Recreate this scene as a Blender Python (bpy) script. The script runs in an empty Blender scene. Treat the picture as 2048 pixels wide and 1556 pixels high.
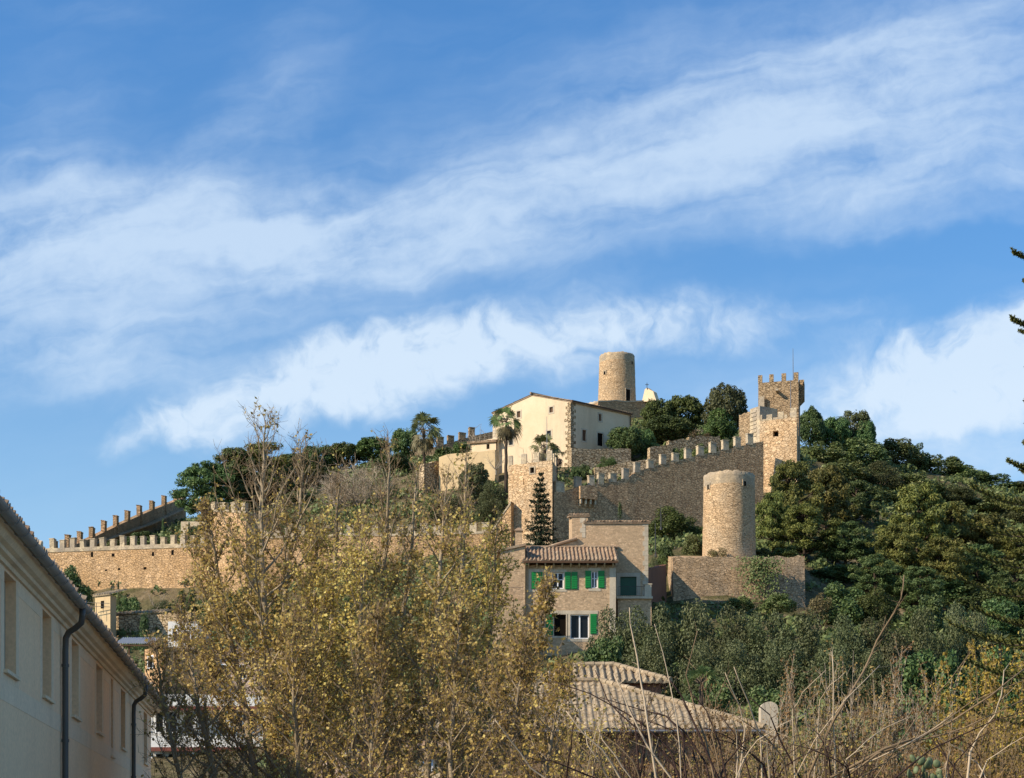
import bpy, math, random
import numpy as np
from mathutils import Vector

# ------------------------------------------------------------------ frame
# Camera stands at the street, looking level; F = focal length in photo pixels, HY = horizon row.
F, CX, HY, CZ = 3500.0, 1024.0, 1722.0, 1.7
R = math.radians
def P(px, py, D):
    return Vector(((px - CX) / F * D, D, CZ + (HY - py) / F * D))
def PX(px, D): return (px - CX) / F * D
def PZ(py, D): return CZ + (HY - py) / F * D
def XY(px, D): return Vector(((px - CX) / F * D, D, 0))

scene = bpy.context.scene
coll = scene.collection

# ------------------------------------------------------------------ materials
class NT:
    def __init__(s, tree):
        s.t = tree; s.n = tree.nodes; s.l = tree.links
    def add(s, typ, **kw):
        n = s.n.new(typ)
        for k, v in kw.items():
            if k.startswith('i_'):
                n.inputs[k[2:]].default_value = v
            else:
                setattr(n, k, v)
        return n
    def link(s, a, b): s.l.new(a, b)
    def math(s, op, a, b=None, clamp=False):
        n = s.n.new('ShaderNodeMath'); n.operation = op; n.use_clamp = clamp
        for i, x in enumerate((a, b)):
            if x is None: continue
            if isinstance(x, (int, float)): n.inputs[i].default_value = x
            else: s.link(x, n.inputs[i])
        return n.outputs[0]
    def mix(s, f, a, b, mode='MIX'):
        n = s.n.new('ShaderNodeMix'); n.data_type = 'RGBA'; n.blend_type = mode
        for sock, x in ((n.inputs['Factor'], f), (n.inputs['A'], a), (n.inputs['B'], b)):
            if isinstance(x, (int, float)): sock.default_value = x if sock.name == 'Factor' else (x, x, x, 1)
            elif isinstance(x, (tuple, list)): sock.default_value = (*x[:3], 1)
            else: s.link(x, sock)
        # the colour sockets share names; pick RGBA ones
        return n.outputs['Result']
    def ramp(s, f, stops, interp='LINEAR'):
        n = s.n.new('ShaderNodeValToRGB'); n.color_ramp.interpolation = interp
        e = n.color_ramp.elements
        while len(e) < len(stops): e.new(0.5)
        for k, (p, c) in enumerate(stops):
            e[k].position = p; e[k].color = (*c[:3], 1) if isinstance(c, (tuple, list)) else (c, c, c, 1)
        s.link(f, n.inputs['Fac']); return n.outputs['Color']

def _mix_rgba(nt, f, a, b, mode='MIX'):
    n = nt.n.new('ShaderNodeMix'); n.data_type = 'RGBA'; n.blend_type = mode
    ins = [n.inputs[0], n.inputs[6], n.inputs[7]]
    for k, x in enumerate((f, a, b)):
        if isinstance(x, (int, float)): ins[k].default_value = x if k == 0 else (x, x, x, 1)
        elif isinstance(x, (tuple, list)): ins[k].default_value = (*x[:3], 1)
        else: nt.link(x, ins[k])
    return n.outputs[2]
NT.mix = _mix_rgba

def new_mat(name):
    m = bpy.data.materials.new(name); m.use_nodes = True
    nt = NT(m.node_tree); nt.n.clear()
    out = nt.add('ShaderNodeOutputMaterial')
    bs = nt.add('ShaderNodeBsdfPrincipled')
    bs.inputs['Roughness'].default_value = .9
    bs.inputs['Specular IOR Level'].default_value = .25
    nt.link(bs.outputs[0], out.inputs[0])
    return m, nt, bs, out

def noise(nt, vec, scale, detail=4, rough=.6, dist=0):
    n = nt.add('ShaderNodeTexNoise'); n.inputs['Scale'].default_value = scale
    n.inputs['Detail'].default_value = detail; n.inputs['Roughness'].default_value = rough
    n.inputs['Distortion'].default_value = dist
    nt.link(vec, n.inputs['Vector']); return n

def stone(name, c1, c2, joint, size=.35, flat=1.6, patch=None, pscale=.35, bump=.6, jw=.09, streak=None):
    """Rubble / ashlar masonry: cells of mixed tone, sunk joints, broad patches of weather."""
    m, nt, bs, out = new_mat(name)
    tc = nt.add('ShaderNodeTexCoord').outputs['Object']
    w = noise(nt, tc, 1.6, 3)
    va = nt.add('ShaderNodeVectorMath', operation='MULTIPLY_ADD')
    nt.link(w.outputs['Color'], va.inputs[0]); va.inputs[1].default_value = (size*1.2,)*3; nt.link(tc, va.inputs[2])
    mp = nt.add('ShaderNodeMapping'); mp.inputs['Scale'].default_value = (1/size, 1/size, flat/size)
    nt.link(va.outputs[0], mp.inputs['Vector'])
    v1 = nt.add('ShaderNodeTexVoronoi'); v1.inputs['Scale'].default_value = 1
    v2 = nt.add('ShaderNodeTexVoronoi', feature='DISTANCE_TO_EDGE'); v2.inputs['Scale'].default_value = 1
    nt.link(mp.outputs[0], v1.inputs['Vector']); nt.link(mp.outputs[0], v2.inputs['Vector'])
    sep = nt.add('ShaderNodeSeparateColor'); nt.link(v1.outputs['Color'], sep.inputs[0])
    col = nt.mix(sep.outputs[0], c1, c2)
    br = nt.math('ADD', nt.math('MULTIPLY', sep.outputs[1], .38), .81)
    cb = nt.add('ShaderNodeCombineColor'); [nt.link(br, cb.inputs[k]) for k in range(3)]
    col = nt.mix(1.0, col, cb.outputs[0], 'MULTIPLY')
    if patch:
        pn = noise(nt, tc, pscale, 5, .65, .5)
        pf = nt.ramp(pn.outputs['Fac'], [(.42, 0.), (.62, .85)])
        col = nt.mix(pf, col, nt.mix(sep.outputs[2], patch, tuple(x*.75 for x in patch)))
    if streak:
        mp2 = nt.add('ShaderNodeMapping'); mp2.inputs['Scale'].default_value = (.8, .8, .12); nt.link(tc, mp2.inputs['Vector'])
        sn = noise(nt, mp2.outputs[0], 1, 4)
        sf = nt.ramp(sn.outputs['Fac'], [(.5, 0.), (.72, .7)])
        col = nt.mix(sf, col, streak)
    fine = noise(nt, tc, 9, 4)
    ff = nt.ramp(fine.outputs['Fac'], [(.3, .78), (.7, 1.15)])
    col = nt.mix(1.0, col, ff, 'MULTIPLY')
    jn = noise(nt, tc, .9, 3)
    jwid = nt.math('MULTIPLY', jn.outputs['Fac'], jw*2)
    jm = nt.math('DIVIDE', v2.outputs['Distance'], jwid, True)
    col = nt.mix(jm, joint, col)
    nt.link(col, bs.inputs['Base Color'])
    h = nt.math('ADD', nt.math('MULTIPLY', jm, 1.0), nt.math('ADD', nt.math('MULTIPLY', sep.outputs[2], .7), nt.math('MULTIPLY', fine.outputs['Fac'], .5)))
    bp = nt.add('ShaderNodeBump'); bp.inputs['Strength'].default_value = bump; bp.inputs['Distance'].default_value = .08
    nt.link(h, bp.inputs['Height']); nt.link(bp.outputs[0], bs.inputs['Normal'])
    bs.inputs['Roughness'].default_value = .95; bs.inputs['Specular IOR Level'].default_value = .1
    return m

def plaster(name, c1, c2, stain=None, scale=.5, rough=.9, bump=.15, spec=.2):
    m, nt, bs, out = new_mat(name)
    tc = nt.add('ShaderNodeTexCoord').outputs['Object']
    n1 = noise(nt, tc, scale, 6, .65, .3)
    col = nt.mix(nt.ramp(n1.outputs['Fac'], [(.3, 0.), (.7, 1.)]), c1, c2)
    if stain:
        mp2 = nt.add('ShaderNodeMapping'); mp2.inputs['Scale'].default_value = (1.1, 1.1, .16); nt.link(tc, mp2.inputs['Vector'])
        sn = noise(nt, mp2.outputs[0], scale*1.5, 5)
        col = nt.mix(nt.ramp(sn.outputs['Fac'], [(.48, 0.), (.75, .75)]), col, stain)
    f = noise(nt, tc, 14, 4)
    col = nt.mix(1.0, col, nt.ramp(f.outputs['Fac'], [(.3, .88), (.7, 1.08)]), 'MULTIPLY')
    nt.link(col, bs.inputs['Base Color'])
    bp = nt.add('ShaderNodeBump'); bp.inputs['Strength'].default_value = bump; bp.inputs['Distance'].default_value = .03
    nt.link(f.outputs['Fac'], bp.inputs['Height']); nt.link(bp.outputs[0], bs.inputs['Normal'])
    bs.inputs['Roughness'].default_value = rough; bs.inputs['Specular IOR Level'].default_value = spec
    return m

def leafy(name, cols, trans=.25, nscale=.35, hue=.06, spec=.25, rough=.6):
    """Leaf material: a tone per leaf, drifting tone across the crown, a small shift per tree."""
    m, nt, bs, out = new_mat(name)
    geo = nt.add('ShaderNodeNewGeometry')
    oi = nt.add('ShaderNodeObjectInfo')
    tc = nt.add('ShaderNodeTexCoord').outputs['Object']
    n1 = noise(nt, geo.outputs['Position'], nscale, 3)
    f = nt.math('ADD', nt.math('MULTIPLY', geo.outputs['Random Per Island'], .6), nt.math('MULTIPLY', nt.math('SUBTRACT', n1.outputs['Fac'], .3), 1.0), True)
    k = len(cols)
    col = nt.ramp(f, [(i/(k-1), c) for i, c in enumerate(cols)])
    hs = nt.add('ShaderNodeHueSaturation')
    nt.link(col, hs.inputs['Color'])
    nt.link(nt.math('ADD', nt.math('MULTIPLY', oi.outputs['Random'], hue), .5-hue/2), hs.inputs['Hue'])
    nt.link(nt.math('ADD', nt.math('MULTIPLY', oi.outputs['Random'], .5), .75), hs.inputs['Value'])
    nt.link(hs.outputs[0], bs.inputs['Base Color'])
    bs.inputs['Roughness'].default_value = rough; bs.inputs['Specular IOR Level'].default_value = spec
    tr = nt.add('ShaderNodeBsdfTranslucent'); nt.link(hs.outputs[0], tr.inputs['Color'])
    mx = nt.add('ShaderNodeMixShader'); mx.inputs[0].default_value = trans
    nt.link(bs.outputs[0], mx.inputs[1]); nt.link(tr.outputs[0], mx.inputs[2]); nt.link(mx.outputs[0], out.inputs[0])
    return m

def simple(name, col, rough=.8, spec=.3, metal=0, var=.2, scale=3):
    m, nt, bs, out = new_mat(name)
    tc = nt.add('ShaderNodeTexCoord').outputs['Object']
    n1 = noise(nt, tc, scale, 5)
    c = nt.mix(n1.outputs['Fac'], tuple(x*(1-var) for x in col), tuple(min(1, x*(1+var)) for x in col))
    nt.link(c, bs.inputs['Base Color'])
    bs.inputs['Roughness'].default_value = rough; bs.inputs['Specular IOR Level'].default_value = spec; bs.inputs['Metallic'].default_value = metal
    return m

# ------------------------------------------------------------------ meshes
def tag(o, label=None, cat=None, group=None, kind=None):
    if label: o['label'] = label
    if cat: o['category'] = cat
    if group: o['group'] = group
    if kind: o['kind'] = kind
    return o

def empty(name, loc, label, cat, group=None):
    o = bpy.data.objects.new(name, None); coll.objects.link(o); o.location = loc
    o.empty_display_size = .3
    return tag(o, label, cat, group, 'thing')

def world_loc(o):
    l = Vector(o.location)
    while o.parent: o = o.parent; l += Vector(o.location)
    return l

def mesh_np(name, V, Fc, mat, parent=None, smooth=False):
    """V (n,3) in world metres, Fc (m,4) or (m,3); made relative to the parent."""
    V = np.asarray(V, dtype=np.float32).copy()
    if parent is not None: V -= np.array(world_loc(parent), dtype=np.float32)
    Fc = np.asarray(Fc, dtype=np.int32)
    me = bpy.data.meshes.new(name)
    me.vertices.add(len(V)); me.vertices.foreach_set('co', V.ravel())
    k = Fc.shape[1]
    me.loops.add(Fc.size); me.loops.foreach_set('vertex_index', Fc.ravel())
    me.polygons.add(len(Fc))
    me.polygons.foreach_set('loop_start', np.arange(0, Fc.size, k, dtype=np.int32))
    me.update(calc_edges=True)
    if smooth: me.polygons.foreach_set('use_smooth', np.ones(len(Fc), dtype=bool))
    me.validate(); me.update()
    me.materials.append(mat)
    o = bpy.data.objects.new(name, me); coll.objects.link(o)
    if parent is not None: o.parent = parent
    return o

class MB:
    def __init__(s): s.v = []; s.f = []
    def face(s, *pts):
        b = len(s.v); s.v += [tuple(p) for p in pts]; s.f.append(tuple(range(b, b+len(pts)))); return s
    def hexa(s, b, t):
        b0 = len(s.v); s.v += [tuple(p) for p in b] + [tuple(p) for p in t]
        n = len(b)
        s.f.append(tuple(b0+i for i in range(n))[::-1]); s.f.append(tuple(b0+n+i for i in range(n)))
        for i in range(n):
            j = (i+1) % n; s.f.append((b0+i, b0+j, b0+n+j, b0+n+i))
        return s
    def box(s, x0, x1, y0, y1, z0, z1):
        b = [(x0,y0,z0),(x1,y0,z0),(x1,y1,z0),(x0,y1,z0)]
        return s.hexa(b, [(x,y,z1) for x,y,_ in b])
    def obox(s, o, u, w, lu, lw, z0, z1):
        """plan box: corner o, unit plan dirs u and w, lengths lu, lw."""
        o = Vector((o[0], o[1], 0))
        c = [o, o+u*lu, o+u*lu+w*lw, o+w*lw]
        return s.hexa([(p.x,p.y,z0) for p in c], [(p.x,p.y,z1) for p in c])
    def tube(s, pts, rad, n=6, cap=True):
        pts = [Vector(p) for p in pts]
        if not hasattr(rad, '__len__'): rad = [rad]*len(pts)
        b0 = len(s.v); up = None
        for i, p in enumerate(pts):
            d = (pts[min(i+1, len(pts)-1)] - pts[max(i-1, 0)])
            if d.length < 1e-9: d = Vector((0,0,1))
            d.normalize()
            if up is None: up = d.orthogonal().normalized()
            a = (up - d*up.dot(d))
            a = a.normalized() if a.length > 1e-6 else d.orthogonal().normalized()
            up = a; b = d.cross(a)
            for k in range(n):
                t = 2*math.pi*k/n; q = p + (a*math.cos(t) + b*math.sin(t))*rad[i]; s.v.append(tuple(q))
        for i in range(len(pts)-1):
            for k in range(n):
                k2 = (k+1) % n
                s.f.append((b0+i*n+k, b0+i*n+k2, b0+(i+1)*n+k2, b0+(i+1)*n+k))
        if cap:
            s.f.append(tuple(b0+k for k in range(n))[::-1]); e = b0+(len(pts)-1)*n; s.f.append(tuple(e+k for k in range(n)))
        return s
    def bar(s, a, b, w, h=None):
        return s.tube([a, b], w/2*1.3, 4)
    def grid(s, rows):
        b0 = len(s.v); n = len(rows[0])
        for r in rows: s.v += [tuple(p) for p in r]
        for i in range(len(rows)-1):
            for j in range(n-1):
                s.f.append((b0+i*n+j, b0+i*n+j+1, b0+(i+1)*n+j+1, b0+(i+1)*n+j))
        return s
    def build(s, name, mat, parent=None, smooth=False):
        off = world_loc(parent) if parent is not None else Vector((0,0,0))
        me = bpy.data.meshes.new(name)
        me.from_pydata([(x-off.x, y-off.y, z-off.z) for x, y, z in s.v], [], s.f)
        if smooth:
            for p in me.polygons: p.use_smooth = True
        me.update(); me.materials.append(mat)
        o = bpy.data.objects.new(name, me); coll.objects.link(o)
        if parent is not None: o.parent = parent
        return o

def unit2(a, b):
    d = Vector((b[0]-a[0], b[1]-a[1], 0)); return d.normalized()
def away(a, b):
    """plan normal of a->b that points away from the camera"""
    u = unit2(a, b); n = Vector((-u.y, u.x, 0))
    return n if n.dot(Vector((a[0]+b[0], a[1]+b[1], 0))) > 0 else -n
def s_at(A, B, px):
    """metres along plan line A->B where it crosses photo column px"""
    k = (px - CX)/F; u = unit2(A, B)
    return (k*A[1] - A[0])/(u.x - k*u.y)
def hole_px(A, B, x0, x1, y0, y1):
    s0, s1 = s_at(A, B, x0), s_at(A, B, x1); u = unit2(A, B)
    d = A[1] + u.y*(s0+s1)/2
    return (s0, s1, PZ(y1, d), PZ(y0, d))
def wall_face(mb, A, B, z0, z1, holes=(), depth=.25, inn=None):
    """vertical wall face A->B with rectangular openings and their reveals"""
    A = Vector((A[0], A[1], 0)); u = unit2(A, B); L = (Vector((B[0], B[1], 0))-A).length
    inn = inn or away(A, B)
    S = sorted({0., L, *[h[0] for h in holes], *[h[1] for h in holes]}); Zs = sorted({z0, z1, *[h[2] for h in holes], *[h[3] for h in holes]})
    pt = lambda s, z, d=0: tuple(A + u*s + inn*d + Vector((0,0,z)))
    for a, b in zip(S, S[1:]):
        for c, d in zip(Zs, Zs[1:]):
            ms, mz = (a+b)/2, (c+d)/2
            if any(h[0] < ms < h[1] and h[2] < mz < h[3] for h in holes): continue
            mb.face(pt(a,c), pt(b,c), pt(b,d), pt(a,d))
    for h in holes:
        a, b, c, d = h
        mb.face(pt(a,c), pt(a,d), pt(a,d,depth), pt(a,c,depth)); mb.face(pt(b,c), pt(b,d), pt(b,d,depth), pt(b,c,depth))
        mb.face(pt(a,c), pt(b,c), pt(b,c,depth), pt(a,c,depth)); mb.face(pt(a,d), pt(b,d), pt(b,d,depth), pt(a,d,depth))
    return mb
def panel(A, B, h, d, t, mb=None, inn=None):
    """box panel filling opening h at depth d from the face, thickness t (away from the viewer)"""
    mb = mb or MB(); u = unit2(A, B); inn = inn or away(A, B)
    o = Vector((A[0], A[1], 0)) + u*h[0] + inn*d
    return mb.obox(o, u, inn, h[1]-h[0], t, h[2], h[3])
def frame(A, B, h, w, proud, mb=None, inn=None, sill=True, back=.02):
    """stone surround standing proud round opening h"""
    mb = mb or MB(); a, b, c, d = h
    for q in ((a-w, a, c-(w if sill else 0), d+w), (b, b+w, c-(w if sill else 0), d+w), (a, b, d, d+w)) + (((a, b, c-w, c),) if sill else ()):
        panel(A, B, q, -proud, proud+back, mb, inn)
    return mb

def tiles(mb, E0, E1, U, wlen, pitch=.25, course=.42, amp=.07, ns=6, lift=.025, skirt=.07):
    """barrel-tile slope over eave E0->E1 rising along unit U; wlen(u) = slope length above eave point u"""
    E0 = Vector(E0); E1 = Vector(E1); e = (E1-E0); L = e.length; e.normalize(); U = Vector(U).normalized()
    n = e.cross(U).normalized()
    if n.z < 0: n = -n
    nt_ = max(2, int(round(L/pitch))); us = [L*k/(nt_*ns) for k in range(nt_*ns+1)]
    wm = max(wlen(u) for u in us); nc = max(1, int(math.ceil(wm/course)))
    rows = []; rgt = random.Random(int(L*91)+nt_); jl = [[rgt.gauss(0,.011) for _ in range(nt_+1)] for _ in range(40)]; je = [rgt.gauss(0,.03) for _ in range(nt_+1)]
    prof = [amp*max(0., math.cos(2*math.pi*(u/(L/nt_)-.5)))**.6 + amp*.35*min(0., math.cos(2*math.pi*(u/(L/nt_)-.5))) for u in us]
    rows.append([E0+e*u+n*(p*.2-skirt) for u, p in zip(us, prof)])
    for k in range(nc):
        for w, lf in ((k*course, lift), ((k+1)*course-.01, 0.)):
            rows.append([E0+e*u+U*(min(w, max(0., wlen(u)))+(je[i//ns] if k == 0 and lf else 0))+n*(p+lf+jl[(k*7+i//ns*3) % 40][i//ns]) for i, (u, p) in enumerate(zip(us, prof))])
    mb.grid(rows); return mb
# ------------------------------------------------------------------ camera
cam_d = bpy.data.cameras.new('camera'); cam = bpy.data.objects.new('camera', cam_d); coll.objects.link(cam)
cam.location = (0, 0, CZ); cam.rotation_euler = (R(90), 0, 0)
cam_d.sensor_width = 36; cam_d.lens = 36*F/2048; cam_d.shift_y = (HY-778)/2048
cam_d.clip_end = 5000; cam_d.clip_start = .1
scene.camera = cam
scene.view_settings.view_transform = 'Standard'; scene.view_settings.look = 'None'
scene.view_settings.exposure = 0.38; scene.view_settings.gamma = 1

# ------------------------------------------------------------------ light
SUN_AZ, SUN_EL = R(64), R(34)        # azimuth measured from straight behind the camera towards its left
sd = Vector((-math.sin(SUN_AZ)*math.cos(SUN_EL), -math.cos(SUN_AZ)*math.cos(SUN_EL), math.sin(SUN_EL)))
sl = bpy.data.lights.new('sun', 'SUN'); sl.energy = 5.0; sl.angle = R(.53); sl.color = (1, .87, .70)
so = bpy.data.objects.new('sun', sl); coll.objects.link(so)
so.rotation_euler = sd.to_track_quat('Z', 'Y').to_euler()

wd = bpy.data.worlds.new('World'); scene.world = wd; wd.use_nodes = True
nt = NT(wd.node_tree); nt.n.clear()
wo = nt.add('ShaderNodeOutputWorld'); bg = nt.add('ShaderNodeBackground'); nt.link(bg.outputs[0], wo.inputs[0])
bg.inputs['Strength'].default_value = .105
sky = nt.add('ShaderNodeTexSky'); sky.sky_type = 'NISHITA'; sky.sun_disc = False
sky.sun_elevation = SUN_EL; sky.sun_rotation = math.atan2(sd.x, sd.y)
sky.altitude = 100; sky.air_density = 1.0; sky.dust_density = .25; sky.ozone_density = 2.5
tc = nt.add('ShaderNodeTexCoord').outputs['Generated']
sp = nt.add('ShaderNodeSeparateXYZ'); nt.link(tc, sp.inputs[0])
ay = nt.math('MAXIMUM', nt.math('ABSOLUTE', sp.outputs[1]), .12)
u = nt.math('ADD', nt.math('MULTIPLY', nt.math('DIVIDE', sp.outputs[0], ay), 35.), 10.24)
v = nt.math('SUBTRACT', 17.22, nt.math('MULTIPLY', nt.math('DIVIDE', sp.outputs[2], ay), 35.))
cb = nt.add('ShaderNodeCombineXYZ'); nt.link(u, cb.inputs[0]); nt.link(v, cb.inputs[1]); q = cb.outputs[0]
def vmad(a, k, b):
    n = nt.add('ShaderNodeVectorMath', operation='MULTIPLY_ADD'); nt.link(a, n.inputs[0]); n.inputs[1].default_value = k; nt.link(b, n.inputs[2]); return n.outputs[0]
def vadd(a, k):
    n = nt.add('ShaderNodeVectorMath', operation='ADD'); nt.link(a, n.inputs[0]); n.inputs[1].default_value = k; return n.outputs[0]
w1 = noise(nt, q, .45, 4, .55)
w2 = noise(nt, q, 1.5, 4, .5)
qa = vmad(vadd(w1.outputs['Color'], (-.5,-.5,-.5)), (2.6, 1.3, 0), q)
qw = vmad(vadd(w2.outputs['Color'], (-.5,-.5,-.5)), (.75, .5, 0), qa)
def blob(cx, cy, rx, ry, ang, amp, vec=qw):
    mp = nt.add('ShaderNodeMapping'); mp.vector_type = 'TEXTURE'
    mp.inputs['Location'].default_value = (cx, cy, 0); mp.inputs['Rotation'].default_value = (0, 0, R(ang)); mp.inputs['Scale'].default_value = (rx, ry, 1)
    nt.link(vec, mp.inputs['Vector'])
    g = nt.add('ShaderNodeTexGradient'); g.gradient_type = 'SPHERICAL'
    nt.link(mp.outputs[0], g.inputs['Vector'])
    return nt.math('MULTIPLY', g.outputs['Fac'], amp)
BL = [  # centre, radii (hundreds of photo pixels), tilt, weight
    (1.2, 4.9, 8.5, 2.1, 2, 1.15), (5.6, 4.9, 7.5, 1.7, 5, .8), (0.5, 5.4, 5., 1.2, -3, .4), (7., 4.4, 10., 2.4, -6, .4), (1.5, 7.0, 6.5, 1.5, -4, .5), (10., 5.0, 8., 1.4, -6, .3),
    (12.5, 2.6, 9.5, 2.3, -17, .6), (17.8, 1.9, 8., 3.3, -8, .6), (19.5, .6, 5., 2., -15, .4), (10.2, 3.7, 8., 1.1, -10, .45),
    (18.6, 3.6, 5.5, 1.3, -12, .6), (15.6, 2.5, 5., 1.2, -20, .35), (10.0, 4.5, 8, .9, -6, .3),
    (1.2, 2.8, 2.6, 1.9, -60, .45), (5.4, 2.0, 3.2, 1.4, -50, .4), (3.2, 3.3, 4., 1.2, -20, .3), (2.0, .2, 5, .5, 4, .25), (9.5, 1.0, 5, .9, -12, .25),
    (1.2, 6.9, 5.5, 1.1, -4, .8), (4.0, 7.7, 4.5, .9, 6, .5),
    (15.5, 2.9, 9., 2.5, -14, .35), (19., 2.8, 6., 2.6, -8, .4), (18.8, 8.9, 6.5, 1.8, 2, .65), (14.5, 7.6, 5., 1.2, -4, .35), (9., 7.2, 7., 1.3, -10, .35), (19.5, 8.3, 5., 2., -4, .4),
    (19.8, 4.9, 3.6, .55, -2, -.6), (16.2, 5.2, 3.5, .5, -4, -.25), (5.5, 5.95, 5.5, .42, -3, -.5), (6.2, 9.0, 4., .6, -18, -.3), (11.0, 7.9, 3., .5, -12, -.25),
]
CU = [
    (5.4, 7.95, 2.6, 1.35, -20, 1.3), (3.4, 8.55, 2.4, .75, -16, 1.0), (7.4, 7.35, 2.9, 1.35, -16, 1.25), (9.6, 6.95, 3.4, 1.2, -12, 1.1), (12.2, 6.6, 4.0, 1.1, -6, .85), (15.4, 6.4, 4.0, .85, -2, .55),
    (18.2, 7.7, 4.2, 1.45, -8, 1.25), (20.4, 6.95, 3.2, 1.45, -16, 1.2), (19., 8.2, 4., 1.0, -4, .6),
]
def total(L):
    a = None
    for b in L:
        g = blob(*b); a = g if a is None else nt.math('ADD', a, g)
    return a
acc = None
for b in BL:
    g = blob(*b); acc = g if acc is None else nt.math('ADD', acc, g)
# fibres drawn out along the wind
mpf = nt.add('ShaderNodeMapping'); mpf.vector_type = 'TEXTURE'; mpf.inputs['Rotation'].default_value = (0, 0, R(-13)); mpf.inputs['Scale'].default_value = (3.4, .75, 1)
nt.link(qa, mpf.inputs['Vector'])
fib = noise(nt, mpf.outputs[0], .9, 7, .55, .3)
fine = noise(nt, q, 2.3, 8, .62, .4)
mod = nt.math('ADD', nt.math('MULTIPLY', fib.outputs['Fac'], 1.9), nt.math('MULTIPLY', fine.outputs['Fac'], .6))
dens = nt.math('MULTIPLY', nt.math('MULTIPLY', acc, .78), nt.math('ADD', mod, -.28))
dens = nt.math('ADD', dens, nt.math('MULTIPLY', nt.math('SUBTRACT', fib.outputs['Fac'], .42), .55))
al = nt.add('ShaderNodeMapRange'); al.interpolation_type = 'SMOOTHSTEP'
al.inputs['From Min'].default_value = -.14; al.inputs['From Max'].default_value = 1.65; al.inputs['To Max'].default_value = .78
nt.link(dens, al.inputs['Value'])
fine2 = noise(nt, qa, 1.4, 9, .58, .2)
d2 = nt.math('MULTIPLY', total(CU), nt.math('ADD', nt.math('MULTIPLY', fine2.outputs['Fac'], 2.3), -.2))
al2 = nt.add('ShaderNodeMapRange'); al2.interpolation_type = 'SMOOTHSTEP'; al2.inputs['From Min'].default_value = .12; al2.inputs['From Max'].default_value = 1.35; al2.inputs['To Max'].default_value = .88
nt.link(d2, al2.inputs['Value'])
el = nt.add('ShaderNodeMapRange'); el.inputs['From Min'].default_value = .2; el.inputs['From Max'].default_value = .47
nt.link(nt.math('DIVIDE', sp.outputs[2], ay), el.inputs['Value'])
tint = nt.ramp(el.outputs[0], [(0., (.80, 1.06, 1.17)), (1., (.58, 1.05, 1.38))])
sc = nt.mix(1.0, sky.outputs[0], tint, 'MULTIPLY')
hz = nt.add('ShaderNodeMapRange'); hz.interpolation_type = 'SMOOTHSTEP'; hz.inputs['From Min'].default_value = .34; hz.inputs['From Max'].default_value = .12; hz.inputs['To Max'].default_value = .4
nt.link(nt.math('DIVIDE', sp.outputs[2], ay), hz.inputs['Value'])
sc = nt.mix(hz.outputs[0], sc, (3.6, 5.2, 6.9))
col = nt.mix(al.outputs[0], sc, (4.9, 6.0, 7.3))
col = nt.mix(al2.outputs[0], col, (5.3, 6.3, 7.4))
nt.link(col, bg.inputs['Color'])
# ------------------------------------------------------------------ palette
M = {}
M['wall_lit'] = stone('rubble_wall_stone', (.72,.48,.27), (.60,.38,.19), (.34,.21,.11), .34, 1.7, streak=(.40,.26,.14), patch=(.62,.38,.18), pscale=.16, bump=.9, jw=.07)
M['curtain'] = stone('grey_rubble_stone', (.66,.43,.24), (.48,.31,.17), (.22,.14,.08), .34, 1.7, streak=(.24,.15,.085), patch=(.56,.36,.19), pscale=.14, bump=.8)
M['coping'] = stone('pale_ashlar_stone', (.60,.48,.31), (.48,.38,.25), (.28,.22,.15), .7, 1.5, patch=(.38,.32,.25), pscale=.5, bump=.3, jw=.05)
M['tower'] = stone('tower_rubble_stone', (.76,.53,.31), (.62,.40,.21), (.26,.15,.07), .4, 1.8, streak=(.46,.29,.15), patch=(.62,.50,.34), pscale=.2, bump=.75, jw=.06)
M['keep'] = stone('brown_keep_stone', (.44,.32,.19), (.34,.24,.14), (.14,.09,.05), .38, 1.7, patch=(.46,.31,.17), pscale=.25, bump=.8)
M['mill'] = stone('mill_rubble_stone', (.64,.44,.25), (.50,.33,.18), (.30,.19,.10), .28, 2.0, patch=(.58,.44,.28), pscale=.2, bump=.8, jw=.06)
M['millrim'] = stone('mill_rim_plaster', (.56,.42,.26), (.48,.355,.215), (.28,.21,.14), .5, 2.0, patch=(.36,.30,.22), pscale=.5, bump=.3, jw=.04)
M['dark_stone'] = stone('brown_rubble_stone', (.60,.38,.21), (.46,.285,.155), (.22,.14,.075), .4, 2.2, patch=(.40,.28,.15), pscale=.3, bump=.7)  # brown rubble with darker joints and random patches
M['platform'] = stone('platform_rubble_stone', (.58,.40,.235), (.44,.295,.165), (.24,.155,.085), .36, 2.1, patch=(.36,.28,.19), pscale=.22, bump=.8, jw=.06)
M['house_stone'] = stone('house_coursed_stone', (.62,.43,.26), (.51,.35,.205), (.40,.275,.165), .26, 2.3, patch=(.53,.37,.22), pscale=.3, bump=.4, jw=.05)
M['dressed'] = plaster('dressed_sandstone', (.60,.50,.36), (.48,.40,.29), (.36,.30,.22), 1.2)
M['cream'] = plaster('cream_lime_render', (.76,.60,.40), (.66,.50,.31), (.50,.38,.25), .35)
M['terrace'] = stone('terrace_rubble_stone', (.60,.46,.29), (.42,.31,.19), (.15,.10,.05), .45, 1.7, patch=(.50,.36,.20), pscale=.3, bump=1.0, jw=.1)
M['sand'] = plaster('ochre_plaster', (.66,.50,.28), (.58,.41,.22), (.46,.34,.2), .5)
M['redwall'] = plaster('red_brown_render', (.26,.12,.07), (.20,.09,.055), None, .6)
M['tile'] = None
M['green'] = simple('green_shutter_paint', (.006,.20,.035), .45, .4, 0, .25)
M['dgreen'] = simple('dark_green_paint', (.008,.075,.035), .45, .4, 0, .25)
M['white'] = simple('white_frame_paint', (.80,.80,.78), .5, .4, 0, .05)
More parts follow.
